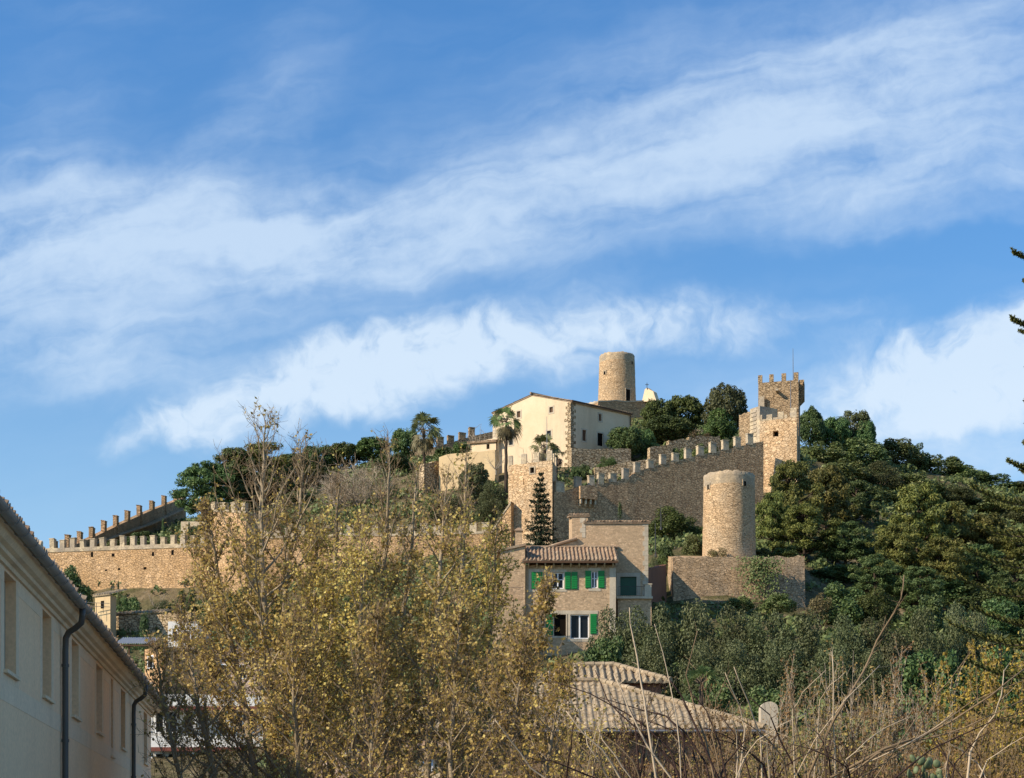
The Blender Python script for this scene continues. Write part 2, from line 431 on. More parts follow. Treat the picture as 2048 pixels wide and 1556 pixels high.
M['wood'] = simple('dark_brown_timber', (.10,.055,.03), .75, .2, 0, .3)
M['iron'] = simple('dark_iron', (.05,.05,.05), .6, .4, .4, .2)
M['pole'] = simple('grey_pole_metal', (.20,.20,.20), .5, .4, .5, .2)
M['bark'] = simple('grey_bark', (.17,.13,.09), .95, .1, 0, .45, 6)
M['dark_bark'] = simple('dark_bark', (.075,.055,.04), .95, .1, 0, .4, 5)
M['pale_bark'] = simple('pale_bark', (.30,.25,.19), .95, .1, 0, .35, 5)
def glass():
    m, nt, bs, out = new_mat('window_glass')
    bs.inputs['Base Color'].default_value = (.012,.014,.016,1); bs.inputs['Roughness'].default_value = .25; bs.inputs['Specular IOR Level'].default_value = .2
    return m
M['glass'] = glass()
M['void'] = simple('dark_room_interior', (.012,.010,.008), 1, 0, 0, .2)
def tile_mat(name, c1, c2, c3, lich):
    m, nt, bs, out = new_mat(name)
    tc = nt.add('ShaderNodeTexCoord').outputs['Object']
    v = nt.add('ShaderNodeTexVoronoi'); v.inputs['Scale'].default_value = 3.2; nt.link(tc, v.inputs['Vector'])
    sep = nt.add('ShaderNodeSeparateColor'); nt.link(v.outputs['Color'], sep.inputs[0])
    col = nt.mix(sep.outputs[0], c1, c2)
    col = nt.mix(nt.ramp(sep.outputs[1], [(.6, 0.), (.9, 1.)]), col, c3)
    n1 = noise(nt, tc, .8, 6, .7); n2 = noise(nt, tc, 11, 4, .6)
    col = nt.mix(nt.ramp(n1.outputs['Fac'], [(.42, 0.), (.64, .8)]), col, lich)
    col = nt.mix(1.0, col, nt.ramp(n2.outputs['Fac'], [(.3, .7), (.7, 1.12)]), 'MULTIPLY')
    nt.link(col, bs.inputs['Base Color']); bs.inputs['Roughness'].default_value = .9; bs.inputs['Specular IOR Level'].default_value = .12
    bp = nt.add('ShaderNodeBump'); bp.inputs['Strength'].default_value = .5; bp.inputs['Distance'].default_value = .02
    nt.link(n2.outputs['Fac'], bp.inputs['Height']); nt.link(bp.outputs[0], bs.inputs['Normal'])
    return m
M['tile'] = tile_mat('red_clay_tile', (.37,.245,.155), (.29,.185,.115), (.44,.33,.22), (.28,.215,.145))
M['oldtile'] = tile_mat('weathered_clay_tile', (.38,.285,.18), (.30,.225,.14), (.47,.365,.235), (.28,.23,.155))

# ------------------------------------------------------------------ land
ctrl = []   # (X, Y, Z) points the ground passes through
def cpx(px, py, D): p = P(px, py, D); ctrl.append((p.x, p.y, p.z))
def cxy(x, y, z): ctrl.append((x, y, z))
for y in (-60, -20, 0, 20, 40, 55):
    for x in (-80, -40, -15, 0, 15, 40, 80): cxy(x, y, 0.)
for x in (-60, -30, -10, 10, 30, 60): cxy(x, 70, 1.2)
for x in (-35, -15, 5, 25, 45): cxy(x, 95, 5.0)
for q in [(100,1225,190),(270,1235,176),(430,1222,183),(150,1228,186),(250,1229,184),(350,1226,182),(150,1240,178),(300,1242,176),(420,1238,174),(250,1290,160),(330,1345,148),(300,1500,118),(420,1500,118),(550,1400,130),
          (560,1180,182),(700,1150,180),(850,1140,179),(1000,1115,177),(1060,1112,175),(800,1350,140),
          (1000,1310,133),(1150,1310,132),(1290,1225,137),(1240,1080,166),(1110,1090,179),(1300,1075,182.4),(1400,1066,185),(1500,1010,187.5),(1600,965,191),
          (1350,1110,152),(1450,1112,152),(1560,1115,156),(1335,1215,145),(1610,1220,147),(1470,1215,145),
          (1200,1385,113),(1400,1385,113),(1600,1385,113),(1800,1370,114),(2000,1350,114),(2200,1350,114),
          (1700,1225,150),(1900,1245,148),(2048,1250,150),(2250,1260,150),(1700,1090,176),(1900,1105,180),(2048,1120,180),(2250,1140,180),
          (1650,985,206),(1800,1000,210),(2000,1045,215),(2200,1090,215),(1650,915,230),(1750,925,236),(1850,945,242),(1950,985,246),(2048,1010,250),(2250,1060,250),
          (330,1090,204),(200,1112,204),(110,1125,206),(500,1060,205),(450,1090,196),(600,990,222),(700,970,220),(850,965,214),(950,950,208),(1060,950,199),(1145,947,195),
          (700,1060,192),(850,1060,190),(960,1030,189),
          (1250,945,197),(1180,970,188),(1350,925,202),(1450,900,208),(1235,865,222),(1300,850,225),(1400,875,222),(1500,890,215),(1235,815,236),(1320,830,236),
          (850,925,236),(700,935,240),(500,975,240),(440,1015,238),(180,1122,213),(240,1104,225),(300,1080,238),(372,1046,252),(100,1130,240),(330,1090,228),(400,1050,240)]: cpx(*q)
for x in (-140, -70, 0, 70, 140): cxy(x, 300, 28.); cxy(x, 380, 8.); cxy(x, 520, 0.); cxy(x, 1200, 0.)
for y in (130, 180, 240): cxy(-150, y, (y-100)*.12); cxy(150, y, (y-100)*.22); cxy(-300, y, 0); cxy(300, y, 4)
cxy(-1500, 0, 0); cxy(1500, 0, 0); cxy(-1500, 1500, 0); cxy(1500, 1500, 0); cxy(0, -1500, 0); cxy(0, 2500, 0)
CT = np.array(ctrl)
def _phi(r): return r
_A = np.linalg.norm(CT[:, None, :2] - CT[None, :, :2], axis=2)
_n = len(CT); _K = np.zeros((_n+3, _n+3)); _K[:_n, :_n] = _phi(_A) - np.eye(_n)*.6
_K[:_n, _n] = 1; _K[:_n, _n+1:] = CT[:, :2]; _K[_n, :_n] = 1; _K[_n+1:, :_n] = CT[:, :2].T
_W = np.linalg.solve(_K, np.concatenate([CT[:, 2], np.zeros(3)]))
def ground_np(x, y):
    x = np.asarray(x, float); y = np.asarray(y, float)
    r = np.hypot(x[..., None]-CT[:, 0], y[..., None]-CT[:, 1])
    z = _phi(r) @ _W[:_n] + _W[_n] + _W[_n+1]*x + _W[_n+2]*y
    flat = np.clip((y-52)/12., 0, 1)
    z = z-2.6*np.exp(-((x+42)/13)**2-((y-181.5)/7.5)**2)   # the hollow at the foot of the long wall
    return z*flat
def gz(x, y): return float(ground_np(np.array([x]), np.array([y]))[0])

def land_mat():
    m, nt, bs, out = new_mat('hillside_earth')
    tc = nt.add('ShaderNodeTexCoord').outputs['Object']
    n1 = noise(nt, tc, .12, 6, .65); n2 = noise(nt, tc, 1.6, 6, .65); n3 = noise(nt, tc, .5, 5)
    col = nt.mix(nt.ramp(n1.outputs['Fac'], [(.38, 0.), (.6, 1.)]), (.20,.15,.085), (.10,.095,.04))
    col = nt.mix(nt.ramp(n3.outputs['Fac'], [(.52, 0.), (.68, .8)]), col, (.30,.23,.14))
    col = nt.mix(1.0, col, nt.ramp(n2.outputs['Fac'], [(.3, .6), (.7, 1.2)]), 'MULTIPLY')
    nt.link(col, bs.inputs['Base Color']); bs.inputs['Roughness'].default_value = 1; bs.inputs['Specular IOR Level'].default_value = .05
    bp = nt.add('ShaderNodeBump'); bp.inputs['Strength'].default_value = 1; bp.inputs['Distance'].default_value = .4
    nt.link(n2.outputs['Fac'], bp.inputs['Height']); nt.link(bp.outputs[0], bs.inputs['Normal'])
    return m
M['land'] = land_mat()
gx = np.concatenate([[-2500,-1200,-600,-350,-220], np.arange(-150, 151, 2.0), [220,350,600,1200,2500]])
gy = np.concatenate([[-2500,-1000,-300,-100,-40], np.arange(0, 301, 2.0), [330,370,430,520,700,1000,1600,3000]])
GX, GY = np.meshgrid(gx, gy)
GZ = np.vstack([ground_np(GX[i], GY[i])[None] for i in range(len(gy))])
far = np.clip((np.hypot(GX, GY-120)-250)/250, 0, 1); GZ = GZ*(1-far)
rs = np.random.RandomState(3); GZ += (rs.rand(*GZ.shape)-.5)*.35*np.clip((GY-90)/30, 0, 1)*(1-far)
nx = len(gx); idx = np.arange(GX.size).reshape(GX.shape)
FQ = np.stack([idx[:-1,:-1], idx[:-1,1:], idx[1:,1:], idx[1:,:-1]], -1).reshape(-1, 4)
g_o = mesh_np('ground', np.stack([GX.ravel(), GY.ravel(), GZ.ravel()], 1), FQ, M['land'], None, True)
tag(g_o, 'brown earth ground rising from the street to the castle hill', 'ground', kind='structure')
# ------------------------------------------------------------------ walls with battlements
def poly_at(pts, px):
    """point on a polyline of (px, py, D) at photo column px -> world top point, unit along, inward normal"""
    for a, b in zip(pts, pts[1:]):
        if min(a[0], b[0]) <= px <= max(a[0], b[0]) or (a, b) == (pts[-2], pts[-1]):
            A, B = P(*a), P(*b); s = s_at((A.x, A.y), (B.x, B.y), px); L = math.hypot(B.x-A.x, B.y-A.y)
            t = s/L; return A.lerp(B, t), unit2(A, B), away(A, B)
def rampart(name, label, cat, pts, base, thick, merlons, mw, mh, mat, mmat, group=None, mlabel=None, coping=True, cw=.25):
    """pts: wall-top line (px, ytop, D); base: metres below the ground; merlons: photo columns of their centres"""
    a, b = P(*pts[0]), P(*pts[-1])
    root = empty(name, ((a.x+b.x)/2, (a.y+b.y)/2, gz((a.x+b.x)/2, (a.y+b.y)/2)), label, cat, group)
    wb = MB(); cbm = MB()
    W = [P(*p) for p in pts]
    nrm = [away(W[0], W[1])] + [(away(W[i-1], W[i])+away(W[i], W[i+1])).normalized() for i in range(1, len(W)-1)] + [away(W[-2], W[-1])]
    for i in range(len(W)-1):
        A, B = W[i], W[i+1]; n0, n1 = nrm[i], nrm[i+1]
        za, zb = gz(A.x, A.y)-base, gz(B.x, B.y)-base
        q = [A, B, B+n1*thick, A+n0*thick]
        top = [Vector((p.x, p.y, A.z if k in (0, 3) else B.z)) for k, p in enumerate(q)]
        bot = [Vector((p.x, p.y, za if k in (0, 3) else zb)) for k, p in enumerate(q)]
        wb.hexa(bot, top)
        if coping:
            o0, o1 = -n0*.06, -n1*.06
            qq = [A+o0, B+o1, B+n1*(thick+.05), A+n0*(thick+.05)]
            cbm.hexa([Vector((p.x, p.y, (A.z if k in (0,3) else B.z)-cw*.85)) for k, p in enumerate(qq)],
                     [Vector((p.x, p.y, (A.z if k in (0,3) else B.z)+.02)) for k, p in enumerate(qq)])
    wb.build('wall', mat, root)
    if coping: cbm.build('coping', mmat, root)
    for k, c in enumerate(merlons):
        px, w = (c if isinstance(c, tuple) else (c, mw))
        p, u, n = poly_at(pts, px)
        rgm = random.Random(k*17+int(px)); h = mh*(1+rgm.uniform(-.1,.07)) if rgm.random() > .12 else mh*rgm.uniform(.72,.85); w = w*(1+rgm.uniform(-.09,.07)); tx, ty_ = rgm.uniform(-.04,.04), rgm.uniform(-.05,.05)
        mb = MB(); tk = min(thick, .5); o = p-u*w/2-n*.03; cs = [o, o+u*w, o+u*w+n*tk, o+n*tk]; hs_ = [h+rgm.uniform(-.07,.05) for _ in cs]
        mb.hexa([Vector((c_.x,c_.y,p.z-.1)) for c_ in cs], [Vector((c_.x,c_.y,p.z+q_))+u*tx+n*ty_ for c_, q_ in zip(cs, hs_)])
        cp = [o-u*.04-n*.04, o+u*(w+.04)-n*.04, o+u*(w+.04)+n*(tk+.04), o-u*.04+n*(tk+.04)]
        mb.hexa([Vector((c_.x,c_.y,p.z+q_+.002))+u*tx+n*ty_ for c_, q_ in zip(cp, hs_)], [Vector((c_.x,c_.y,p.z+q_+.09))+u*tx+n*ty_ for c_, q_ in zip(cp, hs_)])
        mb.build('merlon', mmat, root)
    return root

# long lit wall in front, lower left
pA = [(70,1098,196),(160,1095,194.5),(260,1091,192.5),(350,1088,190.5),(436,1086,188.5)]
r = rampart('castle_wall', 'long sunlit castle wall with a row of pale merlons above the pale street building', 'wall', pA, 3, 1.1,
        [104+20.1*k for k in range(17)], .56, .98, M['wall_lit'], M['coping'], cw=.5)
mb = MB()
for k in range(17):   # putlog slots and drain holes down the wall face
    pass
for px, y0, y1, w in [(184,1104,1114,.3),(226,1107,1113,.35),(306,1104,1112,.3),(345,1100,1110,.3),(390,1104,1112,.3),(212,1139,1142,.3),(238,1136,1140,.3),(290,1134,1139,.35)]:
    p, u, n = poly_at(pA, px); mb = MB(); mb.obox(p-u*w/2-n*.012, u, n, w, .01, PZ(y1, p.y), PZ(y0, p.y)); mb.build('drain_hole', M['void'], r)
# stub tower where the wall turns up
pB = [(420,1020,187),(455,1020,185.5),(492,1023,184)]
r = rampart('wall_tower', 'square sunlit wall tower half hidden behind the tallest yellowing tree', 'tower', pB, 3, 4.,
        [(426,.6),(446,.75),(466,.6),(486,.6)], .6, .75, M['wall_lit'], M['coping'])
# lower wall running right behind the yellow trees
pC = [(492,1075,185),(600,1070,184),(700,1068,183),(800,1068,182),(900,1066,181),(985,1062,180)]
rampart('castle_wall', 'crenellated castle wall glimpsed through the yellowing trees', 'wall', pC, 3, 1.,
        [505+24.5*k for k in range(20)], .75, .9, M['wall_lit'], M['coping'])
pC2 = [(982,1066,180),(1000,1035,179.6),(1022,1003,179.2)]
rampart('sloping_wall', 'short rubble wall stepping up to the square tower beside the dark conifer', 'wall', pC2, 3, .9, [], .6, .8, M['wall_lit'], M['coping'])

# dark rampart climbing the skyline at the left, seen from its inner side
pD = [(84,1106,197),(120,1100,203),(180,1078,214),(240,1049,226),(300,1022,239),(372,994,254)]
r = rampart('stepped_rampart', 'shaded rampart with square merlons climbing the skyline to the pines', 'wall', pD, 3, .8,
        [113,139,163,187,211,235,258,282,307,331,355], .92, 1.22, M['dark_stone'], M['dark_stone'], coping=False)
mb = MB(); led = MB(); post = MB()
pts2 = [(170,1092,213),(240,1067,225.5),(300,1046,238.3),(372,1013,253)]
W = [P(*p) for p in pts2]
for A, B in zip(W, W[1:]):
    n = away(A, B); q = [A-n*.7, B-n*.7, B+n*.4, A+n*.4]
    led.hexa([v_-Vector((0,0,.16)) for v_ in q], q)
led.build('wall_walk', M['dark_stone'], r)
for px in (187,235,282,331):
    p, u, n = poly_at(pD, px); post.obox(p-u*.12-n*.22, u, n, .24, .2, p.z-1.6, p.z+.4)
    post.build('post', M['dark_stone'], r); post = MB()
# its far end, beyond the pines
pE = [(800,905,240),(870,894,240),(905,884,241),(945,872,242),(990,862,243)]
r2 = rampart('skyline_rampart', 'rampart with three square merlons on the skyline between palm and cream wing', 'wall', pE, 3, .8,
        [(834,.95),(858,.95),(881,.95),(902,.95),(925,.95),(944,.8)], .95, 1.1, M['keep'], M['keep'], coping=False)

# square tower of the gate
def quad_tower(name, label, plan, zt, zb, mat, root=None):
    pass
A, B = P(1016.5, 931, 180.5), P(1104.5, 920, 178); C = P(1113.5, 922, 181.5)
u = unit2(A, B); back = (C-B); back.z = 0
zt = B.z
root = empty('square_tower', (A.x+1.5, A.y, gz(A.x, A.y)), 'square sunlit gate tower behind the dark conifer, with four merlons and a small window', 'tower')
mb = MB()
h = hole_px(A, B, 1060.5, 1068.5, 935, 946); h2 = hole_px(A, B, 1046.6, 1048, 957, 969)
wall_face(mb, A, B, gz(A.x, A.y)-3, zt, [h, h2], .3)
D_ = A + back
z0 = gz(A.x, A.y)-3
mb.face((B.x,B.y,z0),(C.x,C.y,z0),(C.x,C.y,zt),(B.x,B.y,zt)); mb.face((C.x,C.y,z0),(D_.x,D_.y,z0),(D_.x,D_.y,zt),(C.x,C.y,zt)); mb.face((D_.x,D_.y,z0),(A.x,A.y,z0),(A.x,A.y,zt),(D_.x,D_.y,zt))
mb.face(*[(p.x,p.y,zt-.3) for p in (A,B,C,D_)])
mb.build('wall', M['tower'], root)
panel(A, B, h, .2, .05).build('window', M['void'], root); panel(A, B, h2, .2, .05).build('arrow_slit', M['void'], root)
frame(A, B, h, .13, .04, inn=away(A, B)).build('window_frame', M['coping'], root)
n = back.normalized()
for x0, x1 in ((1016.8,1025),(1042,1053),(1068,1078),(1093.5,1104.3)):
    s0, s1 = s_at(A, B, x0), s_at(A, B, x1)
    m_ = MB(); m_.obox(A+u*s0-n*.02, u, n, s1-s0, .5, zt-.02, zt+.98); m_.build('merlon', M['coping'], root)
for k in (1.4, 3.0):
    m_ = MB(); m_.obox(B-u*.5+n*k, u, n, .5, .6, zt-.02, zt+.98); m_.build('merlon', M['coping'], root)

# shaded curtain wall
pF = [(1108,984,178.30),(1131,981,179.02),(1160,972,179.66),(1212,966,180.72),(1257,956,181.65),(1272,944,181.99),(1322,928,183.09),(1400,910,184.79),(1460,897,186.10),(1527,882,187.50)]
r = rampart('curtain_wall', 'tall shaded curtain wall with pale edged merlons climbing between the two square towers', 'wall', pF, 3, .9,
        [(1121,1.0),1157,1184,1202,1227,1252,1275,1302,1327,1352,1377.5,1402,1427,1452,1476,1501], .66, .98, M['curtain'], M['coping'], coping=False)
p, u, n = poly_at(pF, 1173)
mb = MB(); w = 1.9; mb.obox(p-u*w/2-n*.6, u, n, w, .6, PZ(1000, p.y), PZ(975, p.y)); mb.build('box_machicolation', M['curtain'], r)
for k in range(4):
    mb = MB(); s = -w/2+.08+k*(w-.3)/3; mb.obox(p+u*s-n*.5, u, n, .16, .5, PZ(1010, p.y), PZ(1000, p.y)-.003); mb.obox(p+u*s-n*.25, u, n, .16, .25, PZ(1014, p.y), PZ(1010, p.y)-.003); mb.build('corbel', M['coping'], r)

# front tower and keep at the right end of the castle
A, B = P(1520, 842, 190.0), P(1593.5, 840, 188.2); u = unit2(A, B); n = Vector((.19,.98,0)).normalized()
root = empty('front_tower', (A.x+2, A.y, gz(A.x, A.y)), 'sunlit crenellated tower standing in front of the brown keep, with a dark round hole', 'tower')
z0 = gz(B.x, B.y)-4; zt = A.z; L = (B-A).to_2d().length
mb = MB(); h = hole_px(A, B, 1546, 1557, 862, 873)
wall_face(mb, A, B, z0, zt, [h], .6); dpt = 5.
a2, b2 = A+n*dpt, B+n*dpt
mb.face((B.x,B.y,z0),(b2.x,b2.y,z0),(b2.x,b2.y,zt),(B.x,B.y,zt)); mb.face((A.x,A.y,z0),(A.x,A.y,zt),(a2.x,a2.y,zt),(a2.x,a2.y,z0)); mb.face(*[(p.x,p.y,zt-.2) for p in (A,B,b2,a2)])
mb.face((a2.x,a2.y,z0),(b2.x,b2.y,z0),(b2.x,b2.y,zt),(a2.x,a2.y,zt))
mb.build('wall', M['tower'], root)
panel(A, B, h, .5, .05).build('hole', M['void'], root)
for x0, x1, y in ((1520.5,1524,826),(1533,1544,827),(1556,1567,824),(1580.5,1593,819)):
    s0, s1 = s_at(A, B, x0), s_at(A, B, x1); m_ = MB(); m_.obox(A+u*s0-n*.02, u, n, s1-s0, .5, zt-.02, PZ(y, 189.1)); m_.build('merlon', M['coping'], root)
for x0, x1, y in ((1525,1533,835),(1546,1555,834),(1569,1574,831)):
    s0, s1 = s_at(A, B, x0), s_at(A, B, x1); m_ = MB(); m_.obox(A+u*s0, u, n, s1-s0, .45, zt-.02, PZ(y, 189.1)); m_.build('parapet_block', M['coping'], root)
# pale stepped buttress at its left
A2, B2 = P(1500, 815, 191.6), P(1519.5, 815, 190.2); u2 = unit2(A2, B2); n2 = away(A2, B2)
mb = MB(); mb.obox(A2, u2, n2, (B2-A2).to_2d().length, 2.5, gz(A2.x, A2.y)-3, PZ(815, 190.9))
for k in range(7):
    mb.obox(A2+u2*.02-n2*.06, u2, n2, 1.08, .05, PZ(825+8*k, 190.9), PZ(821+8*k, 190.9))
mb.build('buttress', M['coping'], root)

A, B = P(1516.5, 766, 195.2), P(1597, 765, 193.9); u = unit2(A, B); n = Vector((.2,.98,0)).normalized(); L = (B-A).to_2d().length
root = empty('castle_keep', (A.x+2.3, A.y, gz(A.x, A.y)), 'tall brown square keep with four merlons and a jutting box on its shaded side', 'tower')
zt = A.z; z0 = gz(A.x, A.y)-3; dpt = 4.6
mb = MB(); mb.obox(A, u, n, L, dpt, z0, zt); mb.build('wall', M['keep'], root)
for x0, x1 in ((1516,1524.5),(1538.5,1547),(1563,1572),(1587.5,1596.8)):
    s0, s1 = s_at(A, B, x0), s_at(A, B, x1); m_ = MB(); m_.obox(A+u*s0-n*.02, u, n, s1-s0, .5, zt-.02, zt+.85); m_.build('merlon', M['keep'], root)
for x0, x1 in ((1528,1536),(1552,1560)):
    m_ = MB(); s0, s1 = s_at(A, B, x0), s_at(A, B, x1); m_.obox(A+u*s0+n*(dpt-.5), u, n, s1-s0, .5, zt-.02, zt+.85); m_.build('merlon', M['keep'], root)
mb = MB(); o = B + n*1.3
mb.obox(o, u, n, .55, 2.4, PZ(790, 194.4), PZ(756, 194.4)); mb.hexa([(o+n*.6).to_3d()*1 + Vector((0,0,PZ(799,194.4)-(o+n*.6).z)) if 0 else Vector(((o+n*a).x, (o+n*a).y, PZ(799,194.4))) for a in (0,.01,2.39,2.4)],
        [Vector(((o+u*b+n*a).x, (o+u*b+n*a).y, PZ(790.2,194.4))) for a, b in ((0,.0),(0,.5),(2.4,.5),(2.4,0.))])
mb.build('box_machicolation', M['keep'], root)
h = hole_px(A, B, 1552, 1557, 781, 785)
mb = MB(); pp = A+u*h[0]; mb.obox(pp-n*.9, u, n, .3, .95, h[2], h[3]); mb.build('spout', M['coping'], root)
mb = MB()   # pale quoin strip at the left foot of the keep
A3 = P(1518, 790, 194.9); mb.obox(A3-n*.25, u, n, .6, .3, PZ(842, 194.7), PZ(793, 194.7)); mb.build('corner_strip', M['coping'], root)
def pole_thing(name, label, px, y0, y1, D, rad, cat='pole', mat='pole', base=.12):
    a, b = P(px, y1, D), P(px-.4, y0, D)
    root = empty(name, a, label, cat)
    mb = MB(); mb.tube([a, a.lerp(b, .5), b], [rad, rad*.85, rad*.5], 6); mb.build('shaft', M[mat], root)
    mb = MB(); mb.tube([a, a+Vector((0,0,.25))], [base, base*.8], 8); mb.build('foot', M[mat], root)
pole_thing('flagpole', 'bare flagpole standing on top of the brown keep', 1586.4, 697, 766, 194.8, .045)
pole_thing('antenna_mast', 'thin mast rising between front tower and keep', 1581.5, 760, 830, 190.1, .05)
pole_thing('flagpole', 'thin bare pole in front of the cream house gable', 1094, 833, 921, 179.2, .04)

# ------------------------------------------------------------------ governor's house
A = P(985.5, 826, 205.6); B = P(1141.5, 803, 199.6); C = P(1262, 829, 205.6)
zb = gz(B.x, B.y)-1.5; zE = B.z; zA = A.z
apx = 1064; s_ap = s_at(A, B, apx); uAB = unit2(A, B); LAB = (B-A).to_2d().length
apD = A.y + uAB.y*s_ap; apex = P(apx, 790, apD)
rt = (C-B); rt.z = 0; Lr = rt.length; ur = rt.normalized()
root = empty('manor_house', (B.x-3, B.y+3, gz(B.x, B.y)), 'cream rendered manor house with gabled tile roof and stone quoins below the hilltop mill', 'house')
mb = MB()
hs = [hole_px(A, B, 1034, 1041, 822.5, 835), hole_px(A, B, 1099, 1106, 814, 825), hole_px(A, B, 1093.5, 1102, 861.5, 876), hole_px(A, B, 1018, 1026, 868, 890)]
zl = min(zA, zE)
wall_face(mb, A, B, zb, zl, hs, .25)
mb.face((A.x,A.y,zl),(B.x,B.y,zl),(B.x,B.y,zE),(apex.x,apex.y,apex.z),(A.x,A.y,zA))
hr = [hole_px(B, C, 1197.5, 1203, 828, 842), hole_px(B, C, 1195, 1206, 866.5, 892), hole_px(B, C, 1164.5, 1172, 860, 882)]
inr = away(B, C)
wall_face(mb, B, C, zb, zE, hr, .25, inr)
D2 = A + rt; ap2 = apex + rt
mb.face((C.x,C.y,zb),(D2.x,D2.y,zb),(D2.x,D2.y,zA),(ap2.x,ap2.y,ap2.z),(C.x,C.y,zE)); mb.face((D2.x,D2.y,zb),(A.x,A.y,zb),(A.x,A.y,zA),(D2.x,D2.y,zA))
mb.build('wall', M['cream'], root)
for k, h in enumerate(hs):
    f = frame(A, B, h, .16, .03); w_ = f.build('window', M['dressed'], root)
    g = panel(A, B, h, .12, .04).build('pane', M['wood'] if k < 2 else M['glass'], w_)
for k, h in enumerate(hr):
    f = frame(B, C, h, .16, .03, inn=inr, sill=(k != 1)); w_ = f.build('door' if k == 1 else 'window', M['dressed'], root)
    panel(B, C, h, .12, .04, inn=inr).build('door_leaf' if k == 1 else 'pane', M['void'] if k == 1 else M['wood'], w_)
mb = MB(); rng = random.Random(5)   # quoins up the corner
z = zb; k = 0
nA = -away(A, B); nR = -inr
while z < zE-.3:
    l1, l2 = (.75, .42) if k % 2 else (.42, .75); l1 *= rng.uniform(.85, 1.15)
    mb.obox(B - uAB*l1 + nA*.03, uAB, -nA, l1+.02, .2, z, z+.33); mb.obox(B + nR*.03 - ur*.0, ur, -nR, l2, .2, z, z+.33)
    z += .36; k += 1
mb.build('quoins', M['terrace'], root)
mb = MB()
zz = zb; k = 0
while zz < zA-.3:
    l1 = .7 if k % 2 else .4
    mb.obox(A + nA*.03, uAB, -nA, l1, .2, zz, zz+.33); zz += .36; k += 1
mb.build('quoins', M['dressed'], root)
# tiled roof: two slopes over the gable
def slope(root, e0, e1, top0, name='roof', mat='tile', pitch=.27, over=.3, amp=.06, soffit=True, verge=.25, shear=False):
    """eave e0->e1 (3D), top0 the ridge point above e0"""
    e0, e1, top0 = Vector(e0), Vector(e1), Vector(top0)
    e = (e1-e0).normalized(); up = top0-e0; up = up if shear else up-e*up.dot(e); wl = up.length; U = up.normalized()
    a = e0 - U*over - e*verge; b = e1 - U*over + e*verge
    mb = MB(); tiles(mb, a, b, U, lambda u_: wl+over, pitch, .4, amp)
    n_ = e.cross(U); n_ = (n_ if n_.z > 0 else -n_).normalized()
    if soffit:
        q = [a-n_*.09, b-n_*.09, b+U*(wl+over)-n_*.09, a+U*(wl+over)-n_*.09]
        mb.hexa([p-n_*.1 for p in q], q)
    return mb.build(name, M[mat], root)
up_ = Vector((0,0,.12))
slope(root, B+up_, C+up_, apex+up_, over=.25, verge=.06, shear=True)
slope(root, A+up_, D2+up_, apex+up_, over=.15, verge=.06, shear=True)
mb = MB(); mb.tube([apex+Vector((0,0,.2))-ur*.25, ap2+Vector((0,0,.2))+ur*.25], .13, 8); mb.build('ridge', M['tile'], root)
mb = MB(); mb.tube([C+nR*.12-ur*.2+Vector((0,0,-.2)), C+nR*.12-ur*.2+Vector((0,0,-4))], .06, 6); mb.build('downpipe', M['wood'], root)
mb = MB(); mb.obox(B+nR*.28, ur, -nR, Lr, .1, zE-.02, zE+.14); mb.build('eave_board', M['wood'], root)
# low wing at its left
A4, B4 = P(940, 886, 207), P(992, 882, 204.5); u4 = unit2(A4, B4); n4 = away(A4, B4)
root = empty('house_wing', (A4.x, A4.y, gz(A4.x, A4.y)), 'low cream wing with a tiled roof adjoining the manor house behind the tall palm', 'house')
h = hole_px(A4, B4, 973, 979, 888, 898)
mb = MB(); z0 = gz(A4.x, A4.y)-2; wall_face(mb, A4, B4, z0, A4.z, [h], .2); L4 = (B4-A4).to_2d().length
mb.obox(A4+n4*.26, u4, n4, L4, 3.8, z0, A4.z-.01); mb.obox(A4, u4, n4, .26, .26, z0, A4.z-.005)
mb.build('wall', M['cream'], root)
panel(A4, B4, h, .15, .04).build('window', M['void'], root)
slope(root, A4+up_, B4+up_, A4+n4*3.9+Vector((0,0,1.0)), over=.3)
# rendered garden walls stepping down below the manor
def block_wall(name, label, x0, x1, y0a, y0b, D0, D1, thick, mat, base=1.5, cat='wall', cop=None):
    A, B = P(x0, y0a, D0), P(x1, y0b, D1); n = away(A, B); u_ = unit2(A, B)
    z0 = min(gz(A.x, A.y), gz(B.x, B.y))-base
    root = empty(name, ((A.x+B.x)/2, (A.y+B.y)/2, z0+base), label, cat)
    rows = 7; mb = MB(); rg = random.Random(int(x0*7+x1))
    tops = [A.lerp(B, k/rows) + Vector((0,0,rg.uniform(-.12,.12))) for k in range(rows+1)]
    for a, b in zip(tops, tops[1:]):
        q = [a, b, b+n*thick, a+n*thick]
        mb.hexa([Vector((p.x,p.y,z0)) for p in q], [Vector((p.x,p.y,(a.z if i in (0,3) else b.z))) for i, p in enumerate(q)])
    mb.build('wall', M[mat], root)
    if cop:
        c = MB()
        for a, b in zip(tops, tops[1:]):
            q = [a-n*.06, b-n*.06, b+n*(thick+.06), a+n*(thick+.06)]; c.hexa([p+Vector((0,0,-.02)) for p in q], [p+Vector((0,0,.16)) for p in q])
        c.build('coping', M[cop], root)
    return root
block_wall('garden_wall', 'smooth ochre garden wall between the two tall palms', 878, 990, 913, 898, 202, 199, 1.0, 'sand')
block_wall('garden_wall', 'rough rubble wall end beside the trunk of the leftmost tall palm', 848, 879, 926, 922, 201, 203, .8, 'terrace')
block_wall('terrace_wall', 'sunlit rubble terrace wall under the shaded side of the manor house', 1143, 1262, 897, 897, 196.6, 199, .8, 'terrace')
block_wall('terrace_wall', 'lower rubble terrace wall below the clipped round bush', 1190, 1300, 935, 915, 192.5, 193.5, .8, 'terrace')
